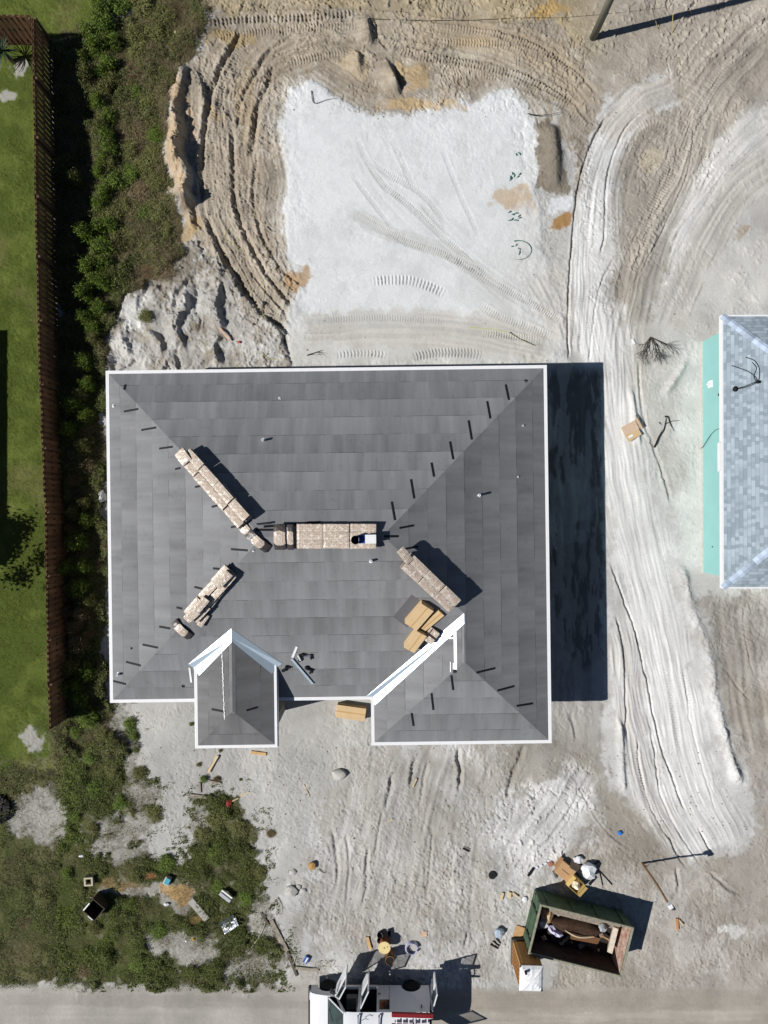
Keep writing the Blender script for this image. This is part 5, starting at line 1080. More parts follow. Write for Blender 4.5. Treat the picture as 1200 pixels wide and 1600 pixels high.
plank((786, 1394), (783, 1405), .09, .07, PALEW, 'leftmost of the pale offcuts near the dumpster', group='offcuts by the dumpster'); plank((797, 1393), (796, 1402), .11, .07, PALEW, 'middle one of the pale offcuts near the dumpster', group='offcuts by the dumpster'); plank((801, 1394), (809, 1401), .08, .06, PALEW, 'rightmost, slanted one of the pale offcuts near the dumpster', group='offcuts by the dumpster')
plank((833, 1356), (825, 1368), .10, .06, BLACK, 'short black strip left of the carton pile', 'strip', 'black_offcut'); plank((864, 1360), (869, 1371), .09, .06, mat('slate_scrap', A(96, 100, 106)), 'short slate grey strip below the flattened carton', 'strip', 'grey_offcut')
plank((723, 1325), (733, 1330), .06, .04, BLACK, 'small dark strip lying alone on the bare lot', 'strip', 'black_offcut'); plank((724, 1322), (734, 1327), .03, .02, GREYW, 'small grey lath beside the lone dark strip', 'strip', 'grey_offcut')
plank((1057, 1434), (1058, 1452), .11, .05, mat('orange_wood', A(190, 140, 100)), 'orange-brown block below the slim post', group=GP); plank((1060, 1436), (1067, 1444), .05, .04, PALEW, 'small pale offcut beside the orange-brown block', group=GP)
plank((645, 1229), (651, 1216), .05, .05, PALEW, 'pale splintered stick in the rut', 'stick', group=GP); plank((605, 1285), (613, 1279), .04, .03, PALEW, 'small pale stick below the rut', 'stick', group=GP); plank((475, 1225), (484, 1245), .025, .02, PALEW, 'very thin pale twig on the bare sand', 'stick', group=GP)
plank((273, 50), (285, 62), .10, .05, PALEW, 'pale log in the scrub near the top', 'log', 'log'); plank((188, 428), (206, 431), .05, .04, PALEW, 'pale stick in the scrub left of the sand heaps', 'stick', group=GP)
plank((97, 744), (113, 751), .05, .05, mat('grey_twig', A(150, 150, 150)), 'grey stick in the fence shade', 'stick'); plank((152, 548), (165, 556), .05, .04, PALEW, 'pale stick at the upper left roof corner', 'stick')
for (a, b) in (((898, 1338), (912, 1336)), ((905, 1334), (905, 1342))): pass
plank((936, 1345), (924, 1383-30), .0301, .03, BLACK, 'black bent rod, upper piece beside the white bag', 'rod', 'rod'); plank((934, 1358), (956, 1382), .035, .03, BLACK, 'black rod slanting right beside the white bag', 'rod', 'rod'); plank((936, 1360), (941, 1383), .03, .03, BLACK, 'black rod pointing down beside the white bag', 'rod', 'rod')
plank((991, 538), (987, 530), .09, .06, WHITE, 'white plastic cap at the head of the dead bush', 'cap', 'white_scrap')
# plywood / carton sheet on lane
ps = onground(984.5, 673.5, .02, .3); sh = empty('cardboard_sheet', ps, math.radians(28), 'flattened tan cardboard lying on the white track beside the roof shadow', 'cardboard')
MB().box((.0, .12, .02), (.70, .42, .012), (.05, .03, 0)).build('panel', mat('pink_card', A(208, 182, 158), var=.06), sh); MB().box((-.02, -.22, .03), (.66, .30, .012), (-.06, .02, .05)).build('panel', mat('tan_card', A(204, 176, 138), var=.06), sh)
MB().box((.44, .14, .02), (.12, .50, .012), (0, .12, 0)).build('flap', mat('pink_card', None), sh); MB().box((.52, .20, .02), (.035, .62, .03), (0, 0, .06)).build('batten', mat('dark_wood', None), sh)
MB().box((-.15, -.20, .045), (.22, .10, .006)).build('label_patch', WHITE, sh)
# debris beside dumpster
flt = onground(881, 1357, .05, .3); fb = empty('flattened_carton', flt, math.radians(-38), 'flattened open cardboard box above the dumpster', 'cardboard box')
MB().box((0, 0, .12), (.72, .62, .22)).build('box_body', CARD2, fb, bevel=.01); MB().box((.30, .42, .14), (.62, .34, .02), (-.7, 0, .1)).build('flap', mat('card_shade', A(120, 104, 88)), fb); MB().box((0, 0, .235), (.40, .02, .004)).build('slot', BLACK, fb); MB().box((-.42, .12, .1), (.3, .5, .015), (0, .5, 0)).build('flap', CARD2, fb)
oc = onground(895, 1373, .03, .3); ob = carton(Vector((oc.x, oc.y, oc.z+.15)), math.radians(-42), (.55, .52, .42), 'open cardboard box stuffed with white foam above the dumpster', None, Vector((0, 0, 1)), carton_mat('card_yellow', A(206, 176, 110)), True)
crumple(oc+Vector((0.02, -.03, .25)), (.40, .40, .36), mat('cream_foam', A(236, 226, 204)), 'foam_lump', 'cream foam packing inside the open cardboard box', 'foam', 8)
bgp = onground(917, 1358, .0, .2); crumple(bgp, (.78, .72, .42), WPL, 'trash_bag', 'white plastic bag beside the cartons above the dumpster', 'trash bag', 9, rz=.5)
crumple(onground(903, 1341), (.42, .32, .2), WPL, 'foam_scrap', 'crumpled white scrap between the flattened carton and the white bag', 'scrap', 10); crumple(onground(861, 1349), (.26, .24, .1), mat('reddish_scrap', A(160, 110, 90)), 'red_scrap', 'reddish scrap at the left of the carton pile', 'scrap', 11)
for i, (x, y) in enumerate([(853, 1349), (846, 1352), (839, 1355), (858, 1345)]): crumple(onground(x, y), (.14, .1, .05), WPL, 'foam_crumb', ['second', 'third', 'farthest', 'nearest'][i]+' white foam crumb left of the carton pile', 'scrap', 20+i, 'foam crumbs')
crumple(onground(820, 1405), (.26, .26, .12), WPL, 'plastic_cup', 'small round white lid left of the dumpster', 'lid', 31, amp=.05)
# foil, rags
FOIL = mat('foil', (0.86, .88, .92, 1), rough=.25, metal=1.0, var=.05, bump=.02, bscale=6)
def tube_thing(a, b, r, m_, name, label, cat, lift=0.0):
    p = onground(*a, r+lift, .1); q = onground(*b, r+lift, .1); o = MB().tube([p, (p+q)/2+Vector((0, 0, .01)), q], r, 14).build(name, m_, smooth=True); return tag(o, label, cat)
fp = onground(361, 1443, .12, .2); o = MB().box((0, 0, 0), (.72, .34, .02), (-.5, 0, 0)).box((0, .24, -.06), (.72, .22, .02), (.5, 0, 0)).build('foil_sheet', FOIL, loc=fp); o.rotation_euler = (0, 0, math.radians(33)); tag(o, 'bent shiny foil panel in the weeds', 'metal sheet')
fp = onground(353, 1398, .16, .2); o = MB().box((0, 0, .06), (.58, .12, .02), (-.5, 0, 0)).box((0, .13, .0), (.56, .2, .02), (.7, 0, 0)).build('metal_flashing', WHITE, loc=fp); o.rotation_euler = (0, 0, math.radians(-38)); tag(o, 'white bent metal strip in the weeds above the foil panel', 'metal strip')
sb_ = onground(780, 1455, .0, .1); crumple(sb_, (.46, .42, .2), mat('blue_white_bag', A(190, 206, 222), rough=.3, col2=A(60, 76, 96)), 'crumpled_bag', 'blue-white crumpled bag left of the dumpster', 'bag', 14, rz=.3)
for i, (a, b) in enumerate([((766, 1475), (778, 1482)), ((770, 1470), (780, 1478)), ((775, 1466), (782, 1474))]): plank(a, b, .05, .03, BLACK, ['lowest', 'middle', 'upper'][i]+' dark lath under the blue-white bag', 'stick', 'dark_lath', 'dark laths')
bl = onground(479, 1498, .0, .1); o = MB().box((0, 0, .06), (.20, .30, .10)).build('blue_packet', mat('blue_packet', A(70, 100, 160)), loc=bl, bevel=.01); o.rotation_euler = (0, 0, -.5); tag(o, 'small blue packet beside the plank near the road', 'packet')
o2 = MB().box((0, 0, .115), (.06, .26, .008)).build('label_patch', WHITE, o)
crumple(onground(968, 1301), (.2, .18, .1), mat('bright_blue', A(50, 120, 205)), 'blue_rag', 'bright blue scrap on the bare ground above the dumpster', 'rag', 15); crumple(onground(375, 536), (.14, .1, .05), mat('bright_red', A(190, 50, 50)), 'red_rag', 'tiny red scrap on the white sand heap', 'rag', 16)
crumple(onground(358, 1254), (.26, .3, .14), mat('dull_red', A(140, 50, 44)), 'red_rag', 'dull red rag at the edge of the weeds below the porch', 'rag', 17)
crumple(onground(488, 1351, 0), (.36, .34, .2), mat('orange_sandbag', A(184, 142, 84)), 'sandbag', 'small orange-tan bag alone on the bare lot', 'bag', 18, amp=.12)
plank((497, 1358), (507, 1364), .03, .02, GREYW, 'thin grey twig trailing from the orange-tan bag', 'stick')
crumple(onground(302, 1467), (.16, .12, .08), mat('yellow_plastic', A(214, 176, 60)), 'yellow_packet', 'small yellow wrapper on a bare sand patch in the weeds', 'wrapper', 19); crumple(onground(291, 1470), (.1, .08, .05), WPL, 'white_scrap', 'tiny white scrap beside the yellow wrapper', 'scrap', 22)
crumple(onground(261, 1412), (.24, .14, .12), WPL, 'white_scrap', 'white scrap below the blue bin in the weeds', 'scrap', 23); crumple(onground(127, 1338), (.26, .1, .05), WPL, 'white_scrap', 'thin white scrap above the pale square crate', 'scrap', 24)
crumple(onground(163, 776, .0, .2), (.34, .5, .35), WPL, 'plastic_bag', 'white plastic bag caught against the left roof edge', 'plastic bag', 25)
# rubble rocks
ROCK = mat('pale_rock', A(190, 188, 182), var=.1, bump=.01)
for i, (x, y, s_, lb) in enumerate([(455, 1391, .62, 'largest pale rubble lump beside the weeds'), (466, 1386, .30, 'small rubble lump touching the largest one'), (473, 1391, .30, 'dark-edged rubble lump right of the group'), (458, 1362, .32, 'lone rubble lump above the rubble group'), (462, 1361, .16, 'pebble-sized rubble beside the lone lump'), (530, 1209, .66, 'flat pale rock on the open sand below the porch'), (870, 1388, .0, '')]):
    if s_: crumple(onground(x, y, -.05), (s_, s_*.8, s_*.45), ROCK, 'rubble', lb, 'rubble', 40+i, 'rubble lumps', amp=.14)
r0 = random.Random(5); sm = [bpy.data.meshes.new('pebble') for _ in range(3)]
bm = bmesh.new(); bmesh.ops.create_icosphere(bm, subdivisions=1, radius=1)
mb = MB(); base_v = [v.co.copy() for v in bm.verts]; base_f = [tuple(v.index for v in f.verts) for f in bm.faces]; bm.free()
for i in range(5200):
    x = r0.uniform(170, 1200); y = r0.choice([r0.uniform(20, 575), r0.uniform(1165, 1530), r0.uniform(1165, 1530)])
    if y < 575 and 455 < x < 830 and 190 < y < 500: continue
    if x < 430 and y > 1250: continue
    p = onground(x, y); s_ = .008+.03*r0.random()**3.5; a_ = s_*r0.uniform(.7, 1.5)
    mb.add([Vector((v.x*a_, v.y*s_, v.z*s_*.7))+p+Vector((0, 0, s_*.2)) for v in base_v], base_f)
o = mb.build('loose_stones', mat('stone_chips', A(160, 154, 146), island=.4)); tag(o, kind='stuff')
# manhole cover
mp = onground(769, 1366.5, .01, .1); mh = empty('access_cover', mp, 0, 'small round black access cover on the bare lot', 'cover'); MB().lathe([(.17, 0), (.17, .03), (.15, .035), (0, .035)], (0, 0, 0), 24).build('cover_disc', mat('black_metal', None), mh); MB().box((0, 0, .04), (.08, .02, .01)).build('lift_slot', BLACK, mh)
# ---- cable reels, buckets, coil near the van
rp = onground(600.5, 1470.5, .0, .2); rl = empty('cable_reel', Vector((rp.x, rp.y, rp.z)), 0, 'wooden cable reel standing on end above the van', 'cable reel')
WR = mat('reel_wood', A(224, 204, 150), var=.12, scale=7); COP = mat('reel_cable', A(170, 96, 70), var=.3)
MB().lathe([(.265, 0), (.265, .03), (0, .03)], (0, 0, 0), 28).build('flange', mat('reel_wood_dirty', A(190, 150, 116)), rl); MB().lathe([(.2, .03), (.2, .45)], (0, 0, 0), 24).build('cable_winding', COP, rl)
MB().lathe([(.03, .48), (.265, .48), (.265, .45), (0, .45)], (0, 0, 0), 28).build('flange', WR, rl); MB().lathe([(.028, .40), (.028, .484), (0, .484)], (0, 0, 0), 12).build('core_hole', BLACK, rl); MB().lathe([(.02, .48), (.02, .49), (0, .49)], (.13, .05, 0), 8).build('bolt', BLACK, rl)
bp_ = onground(609, 1488, 0, .2); bb = empty('barrel', bp_, 0, 'brown wooden tub with a dark opening just below the cable reel', 'barrel')
MB().lathe([(.17, 0), (.19, .3), (.19, .58), (.175, .58), (.17, .1), (0, .1)], (0, 0, 0), 20).build('tub_body', mat('tub_brown', A(150, 108, 66), var=.3), bb, smooth=False); MB().lathe([(.195, .5), (.205, .5), (.205, .54), (.195, .54)], (0, 0, 0), 20).build('hoop', BLACK, bb); MB().lathe([(.165, .30), (0, .30)], (0, 0, 0), 20).build('contents', BLACK, bb)
for i, (x, y, lb) in enumerate([(594, 1457.5, 'upper left black pot of the trio above the cable reel'), (594, 1465.5, 'lower black pot of the trio above the cable reel'), (603, 1456, 'right black pot of the trio, lying tilted')]):
    p = onground(x, y, 0, .1); o = MB().lathe([(.10, 0), (.13, .16), (.14, .18), (.12, .18), (.09, .03), (0, .03)], (0, 0, 0), 18).build('black_pot', mat('black_plastic', None), smooth=True, loc=p); tag(o, lb, 'pot', 'black pots')
    if i == 2: o.rotation_euler = (0, .9, .2); o.location.z += .08
cp = onground(643, 1480, .0, .2); mb = MB()
for k in range(5): mb.tube([(.27*math.cos(a)*(1-.02*k)+.02*math.sin(k*2), .27*math.sin(a)*(1-.03*k), .03+.028*k) for a in np.linspace(0, 6.0, 30)], .016, 6)
o = mb.build('cable_coil', mat('grey_blue_cable', A(178, 178, 206), rough=.5), smooth=True, loc=cp); tag(o, 'round coil of pale blue-grey cable right of the reel', 'cable coil')
# pale wire tangle on the road verge
mb = MB(); r1 = random.Random(9)
for k in range(5):
    c_ = onground(500+3*k, 1506, .04); mb.tube([c_+Vector((.3*math.cos(a+k)*r1.uniform(.8, 1.1), .16*math.sin(a*1.3+k), .03+.03*math.sin(a*2))) for a in np.linspace(0, 5, 14)], .008, 4)
o = mb.build('wire_tangle', mat('pale_wire', A(190, 186, 172))); tag(o, 'tangle of pale wire by the van bumper', 'wire')
# ---- weeds area crates
sq = onground(142, 1373, 0, .15); cr_ = empty('square_planter', sq, .05, 'small pale square block frame with a dark hole in the weeds', 'block')
for (c_, d_) in (((0, .15, .12), (.38, .07, .24)), ((0, -.15, .12), (.38, .07, .24)), ((-.155, 0, .12), (.07, .23, .24)), ((.155, 0, .12), (.07, .23, .24))): MB().box(c_, d_).build('side', mat('pale_block', A(190, 182, 158)), cr_)
MB().box((0, 0, .05), (.24, .22, .02)).build('fill', mat('rust_fill', A(70, 44, 30)), cr_)
bs = onground(263, 1373, 0, .1); bi = empty('plastic_bin', bs, -.5, 'small pale bin with a turquoise lid in the weeds', 'bin'); MB().box((0, 0, .10), (.26, .34, .20)).build('bin_body', mat('pale_bin', A(212, 200, 190)), bi, bevel=.01); MB().box((.02, .02, .215), (.22, .28, .03)).build('lid', mat('turquoise_lid', A(80, 166, 186)), bi, bevel=.01)
os_ = onground(156, 1409, 0, .2); ox = empty('open_box', os_, math.radians(-40), 'open dark square box with pale rim pieces in the weeds', 'box')
for (c_, d_) in (((0, .33, .3), (.62, .03, .6)), ((0, -.33, .3), (.62, .03, .6)), ((-.32, 0, .3), (.03, .69, .6)), ((.32, 0, .3), (.03, .69, .6))): MB().box(c_, d_).build('side', mat('dark_box', A(74, 62, 50)), ox)
MB().box((0, 0, .04), (.6, .62, .03)).build('bottom', BLACK, ox); MB().box((-.33, -.08, .62), (.05, .42, .03), (.05, 0, 0)).box((.1, -.34, .62), (.26, .04, .03)).build('rim', WHITE, ox)
plank((140, 1401), (157, 1404), .06, .03, GREYW, 'thin grey bar at the upper left of the open dark box', 'bar')
# fire pit at the left edge
fpz = onground(-3, 1262, 0, .3); fpit = empty('fire_pit', fpz, 0, 'round blackened fire pit cut by the left edge', 'fire pit'); mb = MB(); CH = mat('charred', A(24, 24, 22), var=.5)
MB().lathe([(.64, -.05), (.62, .12), (.5, .16), (.46, .03), (0, .02)], (0, 0, 0), 36).build('ash_bed', CH, fpit)
for k in range(26):
    a = k/26*6.283; mb.box((.56*math.cos(a), .56*math.sin(a), .13), (.13+.05*rnd(0, 1), .09, .14), (rnd(-.3, .3), rnd(-.3, .3), a))
mb.build('ring_stones', CH, fpit); mb = MB()
for k in range(9): mb.tube([(rnd(-.4, .4), rnd(-.4, .4), .08), (rnd(-.4, .4), rnd(-.4, .4), .14)], .03, 6)
mb.build('charred_wood', mat('ash_wood', A(96, 88, 84), var=.4), fpit)
# ---- dead branches
BRK = mat('dead_bark', A(70, 62, 54), var=.3); PALB = mat('pale_twig', A(196, 188, 170), var=.1)
def branch(pts, r0_, m_, name, label, cat, twigs=0, seed=0, parent=None, lift=.03):
    P = [onground(*q, lift+r0_) for q in smooth_pts(pts, 4)]; n = len(P); mb = MB().tube(P, [r0_*(1-.75*i/(n-1)) for i in range(n)], 6); r = random.Random(seed)
    for k in range(twigs):
        i = r.randint(1, max(1, n-2)); i = min(i, n-1); d = (P[min(i+2, n-1)]-P[i-1]).normalized(); a = r.uniform(-1.2, 1.2); l = r.uniform(.2, .7); e = Vector((d.x*math.cos(a)-d.y*math.sin(a), d.x*math.sin(a)+d.y*math.cos(a), r.uniform(0, .4)))
        mb.tube([P[i], P[i]+e*l*.5+Vector((r.uniform(-.05, .05), r.uniform(-.05, .05), 0)), P[i]+e*l], [r0_*.4, r0_*.25, r0_*.1], 4)
    o = mb.build(name, m_, parent); 
    return tag(o, label, cat) if label else o
dbp = onground(1016, 527); db = empty('dead_bush', dbp, 0, 'leafless dead bush with thin spreading dark branches on the right lot', 'dead bush')
r = random.Random(4)
def dead_tree(root, spread, name='branches'):
    mb = MB()
    def rec(p, d, l, rad, dep):
        q = p+d*l*.5+Vector((r.uniform(-.05, .05), r.uniform(-.05, .05), r.uniform(-.02, .05)))*l; e = q+d*l*.5
        e.z = max(e.z, .05); mb.tube([p, q, e], [rad, rad*.8, rad*.62], 5)
        if dep == 0: return
        for k in range(3):
            a = r.uniform(-.65, .65); d2 = Vector((d.x*math.cos(a)-d.y*math.sin(a), d.x*math.sin(a)+d.y*math.cos(a), d.z*.8+r.uniform(-.1, .25))).normalized(); rec(p.lerp(e, r.uniform(.45, 1)), d2, l*r.uniform(.55, .85), rad*.55, dep-1)
    for (a, l) in spread: rec(Vector((0, 0, .03)), Vector((math.cos(math.radians(a)), math.sin(math.radians(a)), .22)).normalized(), l, .024, 4)
    return mb.build(name, BRK, root)
dead_tree(db, [(-108, .62), (-82, .6), (-60, .6), (-30, .6), (-125, .5)])
branch([(1022, 699), (1030, 680), (1036, 672), (1040, 652)], .045, mat('dark_root', A(34, 30, 28)), 'dead_branch', 'dark forked branch lying right of the tan cardboard', 'branch', 2, 3)
branch([(1038, 651), (1043, 652), (1046, 662), (1052, 674)], .035, mat('dark_root', None), 'dead_branch', 'short dark branch tip right of the forked branch', 'branch', 0, 4)
branch([(1029, 660), (1032, 664)], .02, mat('dark_root', None), 'twig', 'tiny dark twig left of the forked branch', 'twig', 0, 4)
for pts, lb in [([(393, 1480), (408, 1458), (415, 1436), (411, 1418)], 'pale bent branch in the lower weeds, longest of its group'), ([(398, 1425), (412, 1414), (430, 1410)], 'pale twig above the long bent branch'), ([(433, 1402), (440, 1415), (439, 1430)], 'pale twig near the rubble lumps'), ([(383, 1472), (391, 1463)], 'small pale twig left of the long bent branch'), ([(430, 1475), (442, 1493)], 'pale twig crossing the weathered plank'), ([(462, 1495), (458, 1510), (462, 1525)], 'curved pale branch beside the dark plank'), ([(440, 1480), (455, 1491), (470, 1499)], 'pale branch over the end of the weathered plank')]:
    branch(pts, .018, PALB, 'dead_branch', lb, 'branch', 3, len(lb)); 
branch([(823, 181), (840, 183), (860, 181), (877, 177)], .022, mat('dark_root', None), 'pipe', 'thin dark pipe lying at the top right corner of the pad', 'pipe', 0, 1, lift=.12)
branch([(487, 144), (491, 163), (510, 158), (527, 155)], .018, mat('dark_root', None), 'pipe', 'thin bent dark pipe at the top left of the pad', 'pipe', 0, 1, lift=.03)
branch([(417, 354), (423, 360), (431, 362)], .016, mat('dark_root', None), 'twig', 'dark twig in the tan track left of the pad', 'twig', 0, 1)
branch([(410, 552), (420, 561), (440, 563), (465, 560)], .010, mat('yellow_tape', A(196, 200, 110)), 'caution_tape', 'yellow tape strand above the upper left roof edge', 'tape', 0, 1, lift=.02)
branch([(480, 556), (492, 552), (504, 548)], .024, mat('dark_root', None), 'dead_branch', 'small dark branch above the roof edge', 'branch', 3, 5)
branch([(365, 575), (380, 565), (395, 552)], .008, mat('yellow_tape', None), 'caution_tape', 'short yellow tape strand at the roof edge', 'tape', 0, 1, lift=.02)
branch([(360, 352), (353, 364), (352, 374), (372, 386), (386, 402)], .010, mat('yellow_tape', None), 'caution_tape', 'yellow tape strand looped in the tan track', 'tape', 0, 1, lift=.02)
branch([(405, 435), (413, 450), (410, 490), (425, 503), (437, 520), (448, 530)], .010, mat('yellow_tape', None), 'caution_tape', 'long yellow tape strand down the tan track', 'tape', 0, 1, lift=.02)
branch([(735, 512), (770, 516), (800, 522), (815, 532), (835, 542)], .014, mat('yellow_tape', None), 'caution_tape', 'yellow tape strand across the lower right of the pad', 'tape', 0, 1, lift=.02)
branch([(796, 520), (812, 530), (836, 541)], .018, mat('dark_root', None), 'dead_branch', 'thin dark stick along the yellow tape', 'stick', 1, 6)
# overhead service wire shadowless: a thin line along the top trench
branch([(560, 30), (700, 32), (820, 28), (905, 26), (1040, 12)], .012, mat('dark_root', None), 'ground_cable', 'thin dark cable lying along the top of the lot', 'cable', 0, 1, lift=.01)
# stub pipes on the pad
TEAL = mat('teal_pipe', A(70, 120, 112), rough=.5)
def stubs(lst, label, name='pipe_stub'):
    root = empty(name+'_cluster', onground(*lst[0]), 0, label, 'pipe stubs'); b0 = Vector(root.location)
    for (x, y) in lst:
        p = onground(x, y)-b0; a = rnd(0, 3.1); l_ = rnd(.04, .10)
        MB().tube([p+Vector((-l_*math.cos(a), -l_*math.sin(a), .0)), p+Vector((0, 0, rnd(.04, .08))), p+Vector((l_*math.cos(a), l_*math.sin(a), .01))], .022, 7).build('pipe_stub', TEAL, root)
stubs([(797, 278), (803, 275), (809, 277), (800, 272), (812, 273), (798, 281)], 'upper cluster of teal pipe stubs on the pad')
stubs([(796, 332), (801, 336), (806, 334), (811, 338), (800, 343), (806, 345), (812, 341), (797, 345)], 'middle cluster of teal pipe stubs on the pad')
stubs([(800, 386), (806, 384), (811, 390), (811, 396)], 'lower cluster of teal pipe stubs inside the pipe ring')
stubs([(806, 243), (811, 241)], 'pair of dark stubs highest on the right of the pad')
ringp = [(800+11+20*math.cos(a)-2, 392+15*math.sin(a)) for a in np.linspace(-1.9, 1.9, 14)]; branch([(x, y) for x, y in ringp], .02, TEAL, 'pipe_ring', 'curved teal pipe ring lying on the pad', 'pipe', 0, 1)
# ---- palm in the left yard
pp = onground(19, 96); pm = empty('yucca', pp, 0, 'small dark green yucca in the upper left yard', 'yucca'); MB().tube([(0, 0, -.05), (-.03, .03, .35), (-.06, .06, .62)], [.10, .08, .07], 9).build('trunk', mat('yucca_trunk', A(96, 80, 62)), pm)
mb = MB(); r = random.Random(3)
for k in range(46):
    a = r.uniform(0, 6.283); el = r.uniform(-.1, 1.2); L_ = r.uniform(.55, .85); d = Vector((math.cos(a)*math.cos(el), math.sin(a)*math.cos(el), math.sin(el))); s_ = Vector((-math.sin(a), math.cos(a), 0)); b0 = Vector((-.06, .06, .62)); pts = []
    for j in range(5): f = j/4; pts.append(b0+d*L_*f+Vector((0, 0, -.35*f*f*L_)))
    wv = [.015, .028, .026, .017, .002]; mb.add([pts[j]+s_*wv[j] for j in range(5)]+[pts[j]-s_*wv[j] for j in range(5)], [(j, j+1, j+6, j+5) for j in range(4)])
mb.build('fronds', mat('yucca_leaf', A(44, 62, 40), rough=.5, island=.3), pm)
# ---- tree shading the left lawn (mostly outside the frame)


# ---- van
VW = mat('van_white', A(226, 228, 232), rough=.28, var=.015, spec=.5); VG = mat('van_trim', A(40, 42, 46), rough=.5); TYRE = mat('tyre_rubber', A(26, 26, 27), rough=.9); INT = mat('van_interior', A(34, 34, 38), rough=.8)
DG = bpy.data.materials.new('door_glass'); DG.use_nodes = True; b_ = DG.node_tree.nodes['Principled BSDF']; b_.inputs['Base Color'].default_value = (.03, .05, .05, 1); b_.inputs['Roughness'].default_value = .05; b_.inputs['Alpha'].default_value = .55
van = empty('van', (0, 0, 0), 0, 'white work van with its side and rear doors open at the bottom edge', 'van')
VY0, VY1 = -20.33, -22.28; VC = (VY0+VY1)/2
def xz(poly, y0, y1, mbx=None):
    mb = mbx or MB(); n = len(poly); a = [(p[0], y0, p[1]) for p in poly]; b = [(p[0], y1, p[1]) for p in poly]
    return mb.add(a+b, [(i, n+i, n+(i+1) % n, (i+1) % n) for i in range(n)]+[tuple(range(n)), tuple(reversed(range(n, 2*n)))])
def arch(cx, cz, r, a0=180, a1=0, n=10): return [(cx+r*math.cos(math.radians(a0+(a1-a0)*i/n)), cz+r*math.sin(math.radians(a0+(a1-a0)*i/n))) for i in range(n+1)]
VR = .36; FWX, RWX = -2.42, 1.16
def lean(mb):   # sides lean inwards above the belt line
    vs = []
    for v in mb.v:
        v = Vector(v); f = max(0, v.z-1.15)*.10; s_ = 1 if v.y > VC else -1; v.y -= s_*f; vs.append(tuple(v))
    mb.v = vs; return mb
fend = [(-3.12, .42), (FWX-.42, .42)]+arch(FWX, .42, .42)+[(-2.0, .42), (-2.0, 1.13), (-2.35, 1.12), (-2.9, 1.02), (-3.1, .86)]
rear = [(-.30, .45), (RWX-.42, .45)]+arch(RWX, .45, .42)+[(1.93, .45), (1.95, 1.3), (1.86, 1.98), (-.30, 1.98)]
full = [(-2.0, .45), (RWX-.42, .45)]+arch(RWX, .45, .42)+[(1.93, .45), (1.95, 1.3), (1.86, 1.98), (-1.62, 1.98), (-2.0, 1.5)]
mb = MB(); 
for y0, y1 in ((VY0, VY0-.05), (VY1+.05, VY1)): xz(fend, y0, y1).build('fender', VW, van)
lean(xz(rear, VY0, VY0-.045)).build('side_panel', VW, van); lean(xz(full, VY1+.045, VY1)).build('side_panel', VW, van)
lean(xz([(-1.08, .45), (-.98, .45), (-.98, 1.98), (-1.08, 1.98)], VY0-.002, VY0-.06)).build('pillar', VW, van)
lean(xz([(-2.04, 1.13), (-1.96, 1.13), (-1.56, 1.98), (-1.66, 1.98)], VY0-.002, VY0-.06)).build('pillar', VW, van)
lean(xz([(-2.0, .42), (-.30, .42), (-.30, .56), (-2.0, .56)], VY0-.003, VY0-.10)).build('sill', VW, van)
# hood, cowl, windshield, roof
def loft(prof, y0, y1, crown, name, m_, parent, ny=8, edge=.06):
    vs = []; n = len(prof)
    for j in range(ny+1):
        f = j/ny; y = y0+(y1-y0)*f; e = 1-abs(2*f-1)**4
        for i, (x, z) in enumerate(prof): vs.append((x, y, z-edge*(1-e)+crown*e*0))
    fs = [(j*n+i, j*n+i+1, (j+1)*n+i+1, (j+1)*n+i) for j in range(ny) for i in range(n-1)]
    return MB().add(vs, fs).build(name, m_, parent, smooth=True)
loft([(-3.15, .80), (-3.12, .93), (-3.02, 1.03), (-2.7, 1.12), (-2.36, 1.18)], VY0+.0, VY1, 0, 'hood', VW, van, 14)
loft([(-2.36, 1.175), (-2.28, 1.20)], VY0-.04, VY1+.04, 0, 'cowl', VG, van)
ws = loft([(-2.30, 1.20), (-2.02, 1.53), (-1.66, 1.965)], VY0-.10, VY1+.10, 0, 'windshield', mat('windshield_glass', (.012, .035, .035, 1), rough=.04, var=.6, scale=3, spec=.9), van, 12)
MB().tube([(-2.31, VY0-.06, 1.17), (-2.0, VY0-.09, 1.55), (-1.64, VY0-.13, 1.985)], .030, 6).tube([(-2.31, VY1+.06, 1.17), (-2.0, VY1+.09, 1.55), (-1.64, VY1+.13, 1.985)], .030, 6).build('windshield_frame', VW, van)
for k in (0, 1): MB().tube([(-2.30, VC+.5-.9*k, 1.215), (-2.12, VC+.1-.6*k, 1.43)], .010, 5).build('wiper', VG, van)
vs = []; nx, ny = 24, 10
for j in range(ny+1):
    for i in range(nx+1):
        x = -1.66+3.52*i/nx; f = j/ny; y = (VY0-.085)+(VY1-VY0+.17)*f; ed = abs(2*f-1)**5; vs.append((x, y, 2.07-.085*ed-.05*(abs(2*i/nx-1))**8+(.010 if (j % 2 and 1 < i < nx-1) else 0)))
MB().add(vs, [(j*(nx+1)+i, j*(nx+1)+i+1, (j+1)*(nx+1)+i+1, (j+1)*(nx+1)+i) for j in range(ny) for i in range(nx)]).build('roof', VW, van, smooth=True)
MB().box((-3.17, VC, .52), (.14, 1.98, .22)).build('bumper', VG, van, bevel=.05); MB().box((1.99, VC, .48), (.12, 1.9, .18)).build('bumper', VG, van, bevel=.04)
MB().box((-3.13, VC, .78), (.06, 1.2, .22)).build('grille', VG, van)
for y in (VY0-.18, VY1+.18): MB().box((-3.12, y, .80), (.08, .30, .20)).build('headlight', mat('lamp_glass', A(200, 205, 210), rough=.1), van, bevel=.02)
